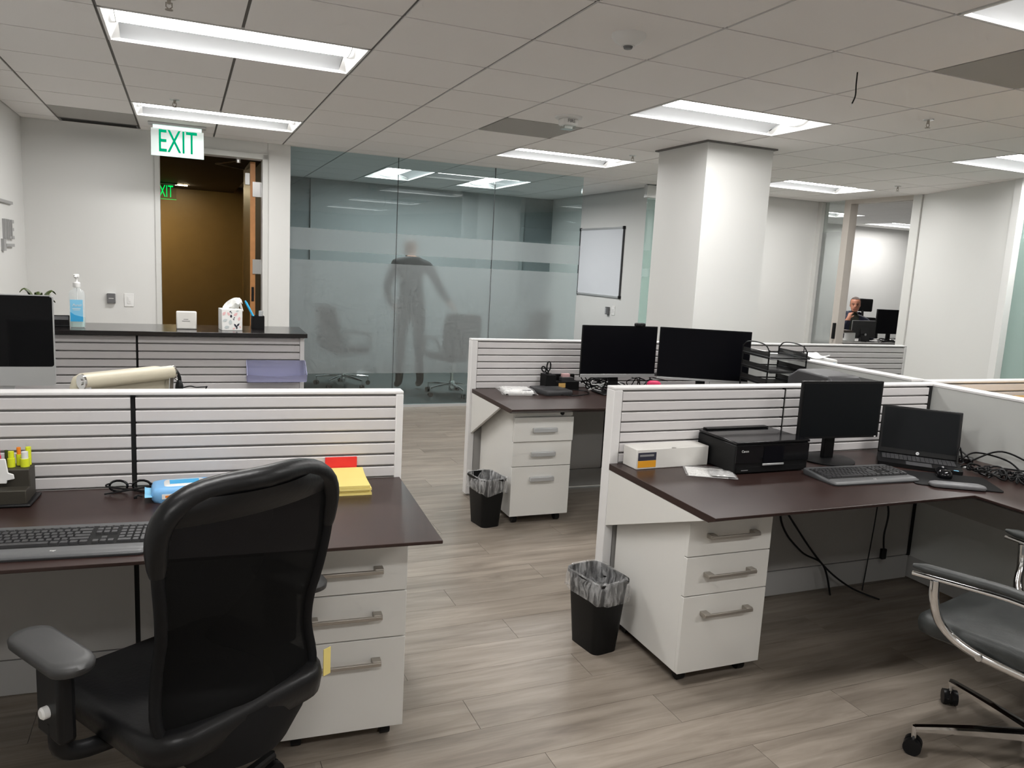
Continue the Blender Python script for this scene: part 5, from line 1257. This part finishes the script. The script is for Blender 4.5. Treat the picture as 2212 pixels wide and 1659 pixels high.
N = [(0, 0, .56, (.16, .12)), (0, .0, .72, (.15, .115)), (0, .02, .88, (.185, .12)), (0, .02, 1.01, (.14, .10)), (0, .03, 1.09, .062), (0, .05, 1.14, .055),
     (-.20, .02, .99, .075), (-.27, .14, .76, .058), (-.15, .38, .79, .042),
     (.20, .02, .99, .075), (.24, .22, .80, .056), (.12, .215, 1.02, .036),
     (-.10, .10, .55, .10), (-.13, .46, .53, .075), (-.13, .46, .12, .050), (-.13, .58, .05, .042),
     (.10, .10, .55, .10), (.13, .46, .53, .075), (.13, .46, .12, .050), (.13, .58, .05, .042)]
E_ = [(0, 1), (1, 2), (2, 3), (3, 4), (4, 5), (3, 6), (6, 7), (7, 8), (3, 9), (9, 10), (10, 11), (0, 12), (12, 13), (13, 14), (14, 15), (0, 16), (16, 17), (17, 18), (18, 19)]
hand_nodes(N, E_, 8, (.6, .6, -.05), (.2, -.1, .8), (0, 0, -1), .15)
hand_nodes(N, E_, 11, (-.25, -.25, .9), (-.8, .2, .1), (-.5, -.6, -.2), .45)
def mf2(c):
    if c.z > 1.135: return 0
    if c.x > .02 and c.y > .165 and c.z > 1.0: return 0
    if c.y > .36 and .70 < c.z < .9 and c.x < .05 and c.x > -.14: return 0
    if c.z < .08: return 3
    if c.z > .64 or (c.z > .6 and c.y < .15): return 4 if (abs(c.x) < .055 + .05 * (1.08 - c.z) and c.y > .06) else 1
    return 2
HC = Vector((0, .045, 1.125))
pz, HM = person('person', 'seated smiling man in a navy jacket with a hand at his chin', (9.60, 9.00, .004), 148, N, E_, HC, R(-14), R(4), mf2, ['skin', 'jacket_navy', 'trousers', 'black_plastic', 'shirt_green'])
rs, _ = head_rings(HC, R(-14), R(4)); cen = HM @ Vector((0, -.01, .11))
def sh(p): return cen + (p - cen) * 1.03
hb = MB()
for i, r_ in enumerate(rs[7:]): pass
hb.rings([[sh(p) for p in r_] for r_ in rs[7:]])
inv = HM.inverted()
hb2 = [[sh(r_[k]) for k in range(14, 29)] if False else [sh(r_[k % 28]) for k in range(13, 30)] for r_ in rs[4:8]]
hb.rings(hb2, caps=False, closed=False)
hb.build('hair', 'hair_grey', pz, 80)
for s in (-1, 1):
    MB().ball(HM @ Vector((s * .030, .080, .112)), .009, 8, (1.3, .7, .6)).build('eye', 'eye_dark', pz, 80)
    MB().tube([HM @ Vector((s * .014, .090, .127)), HM @ Vector((s * .030, .091, .131)), HM @ Vector((s * .047, .080, .126))], .0042, 6).build('eyebrow', 'hair_grey', pz, 60)
MB().tube([HM @ Vector(q) for q in ((-.026, .078, .049), (-.012, .090, .043), (.012, .090, .043), (.026, .078, .049))], .0042, 6).build('lips', 'lips', pz, 60)
MB().tube(curve3([(-.09, -.02, 1.10), (-.10, -.085, 1.09), (0, -.12, 1.11), (.10, -.085, 1.09), (.09, -.02, 1.10), (.07, .07, 1.02)], 6), .035, 8).build('collar', 'jacket_navy', pz, 60)
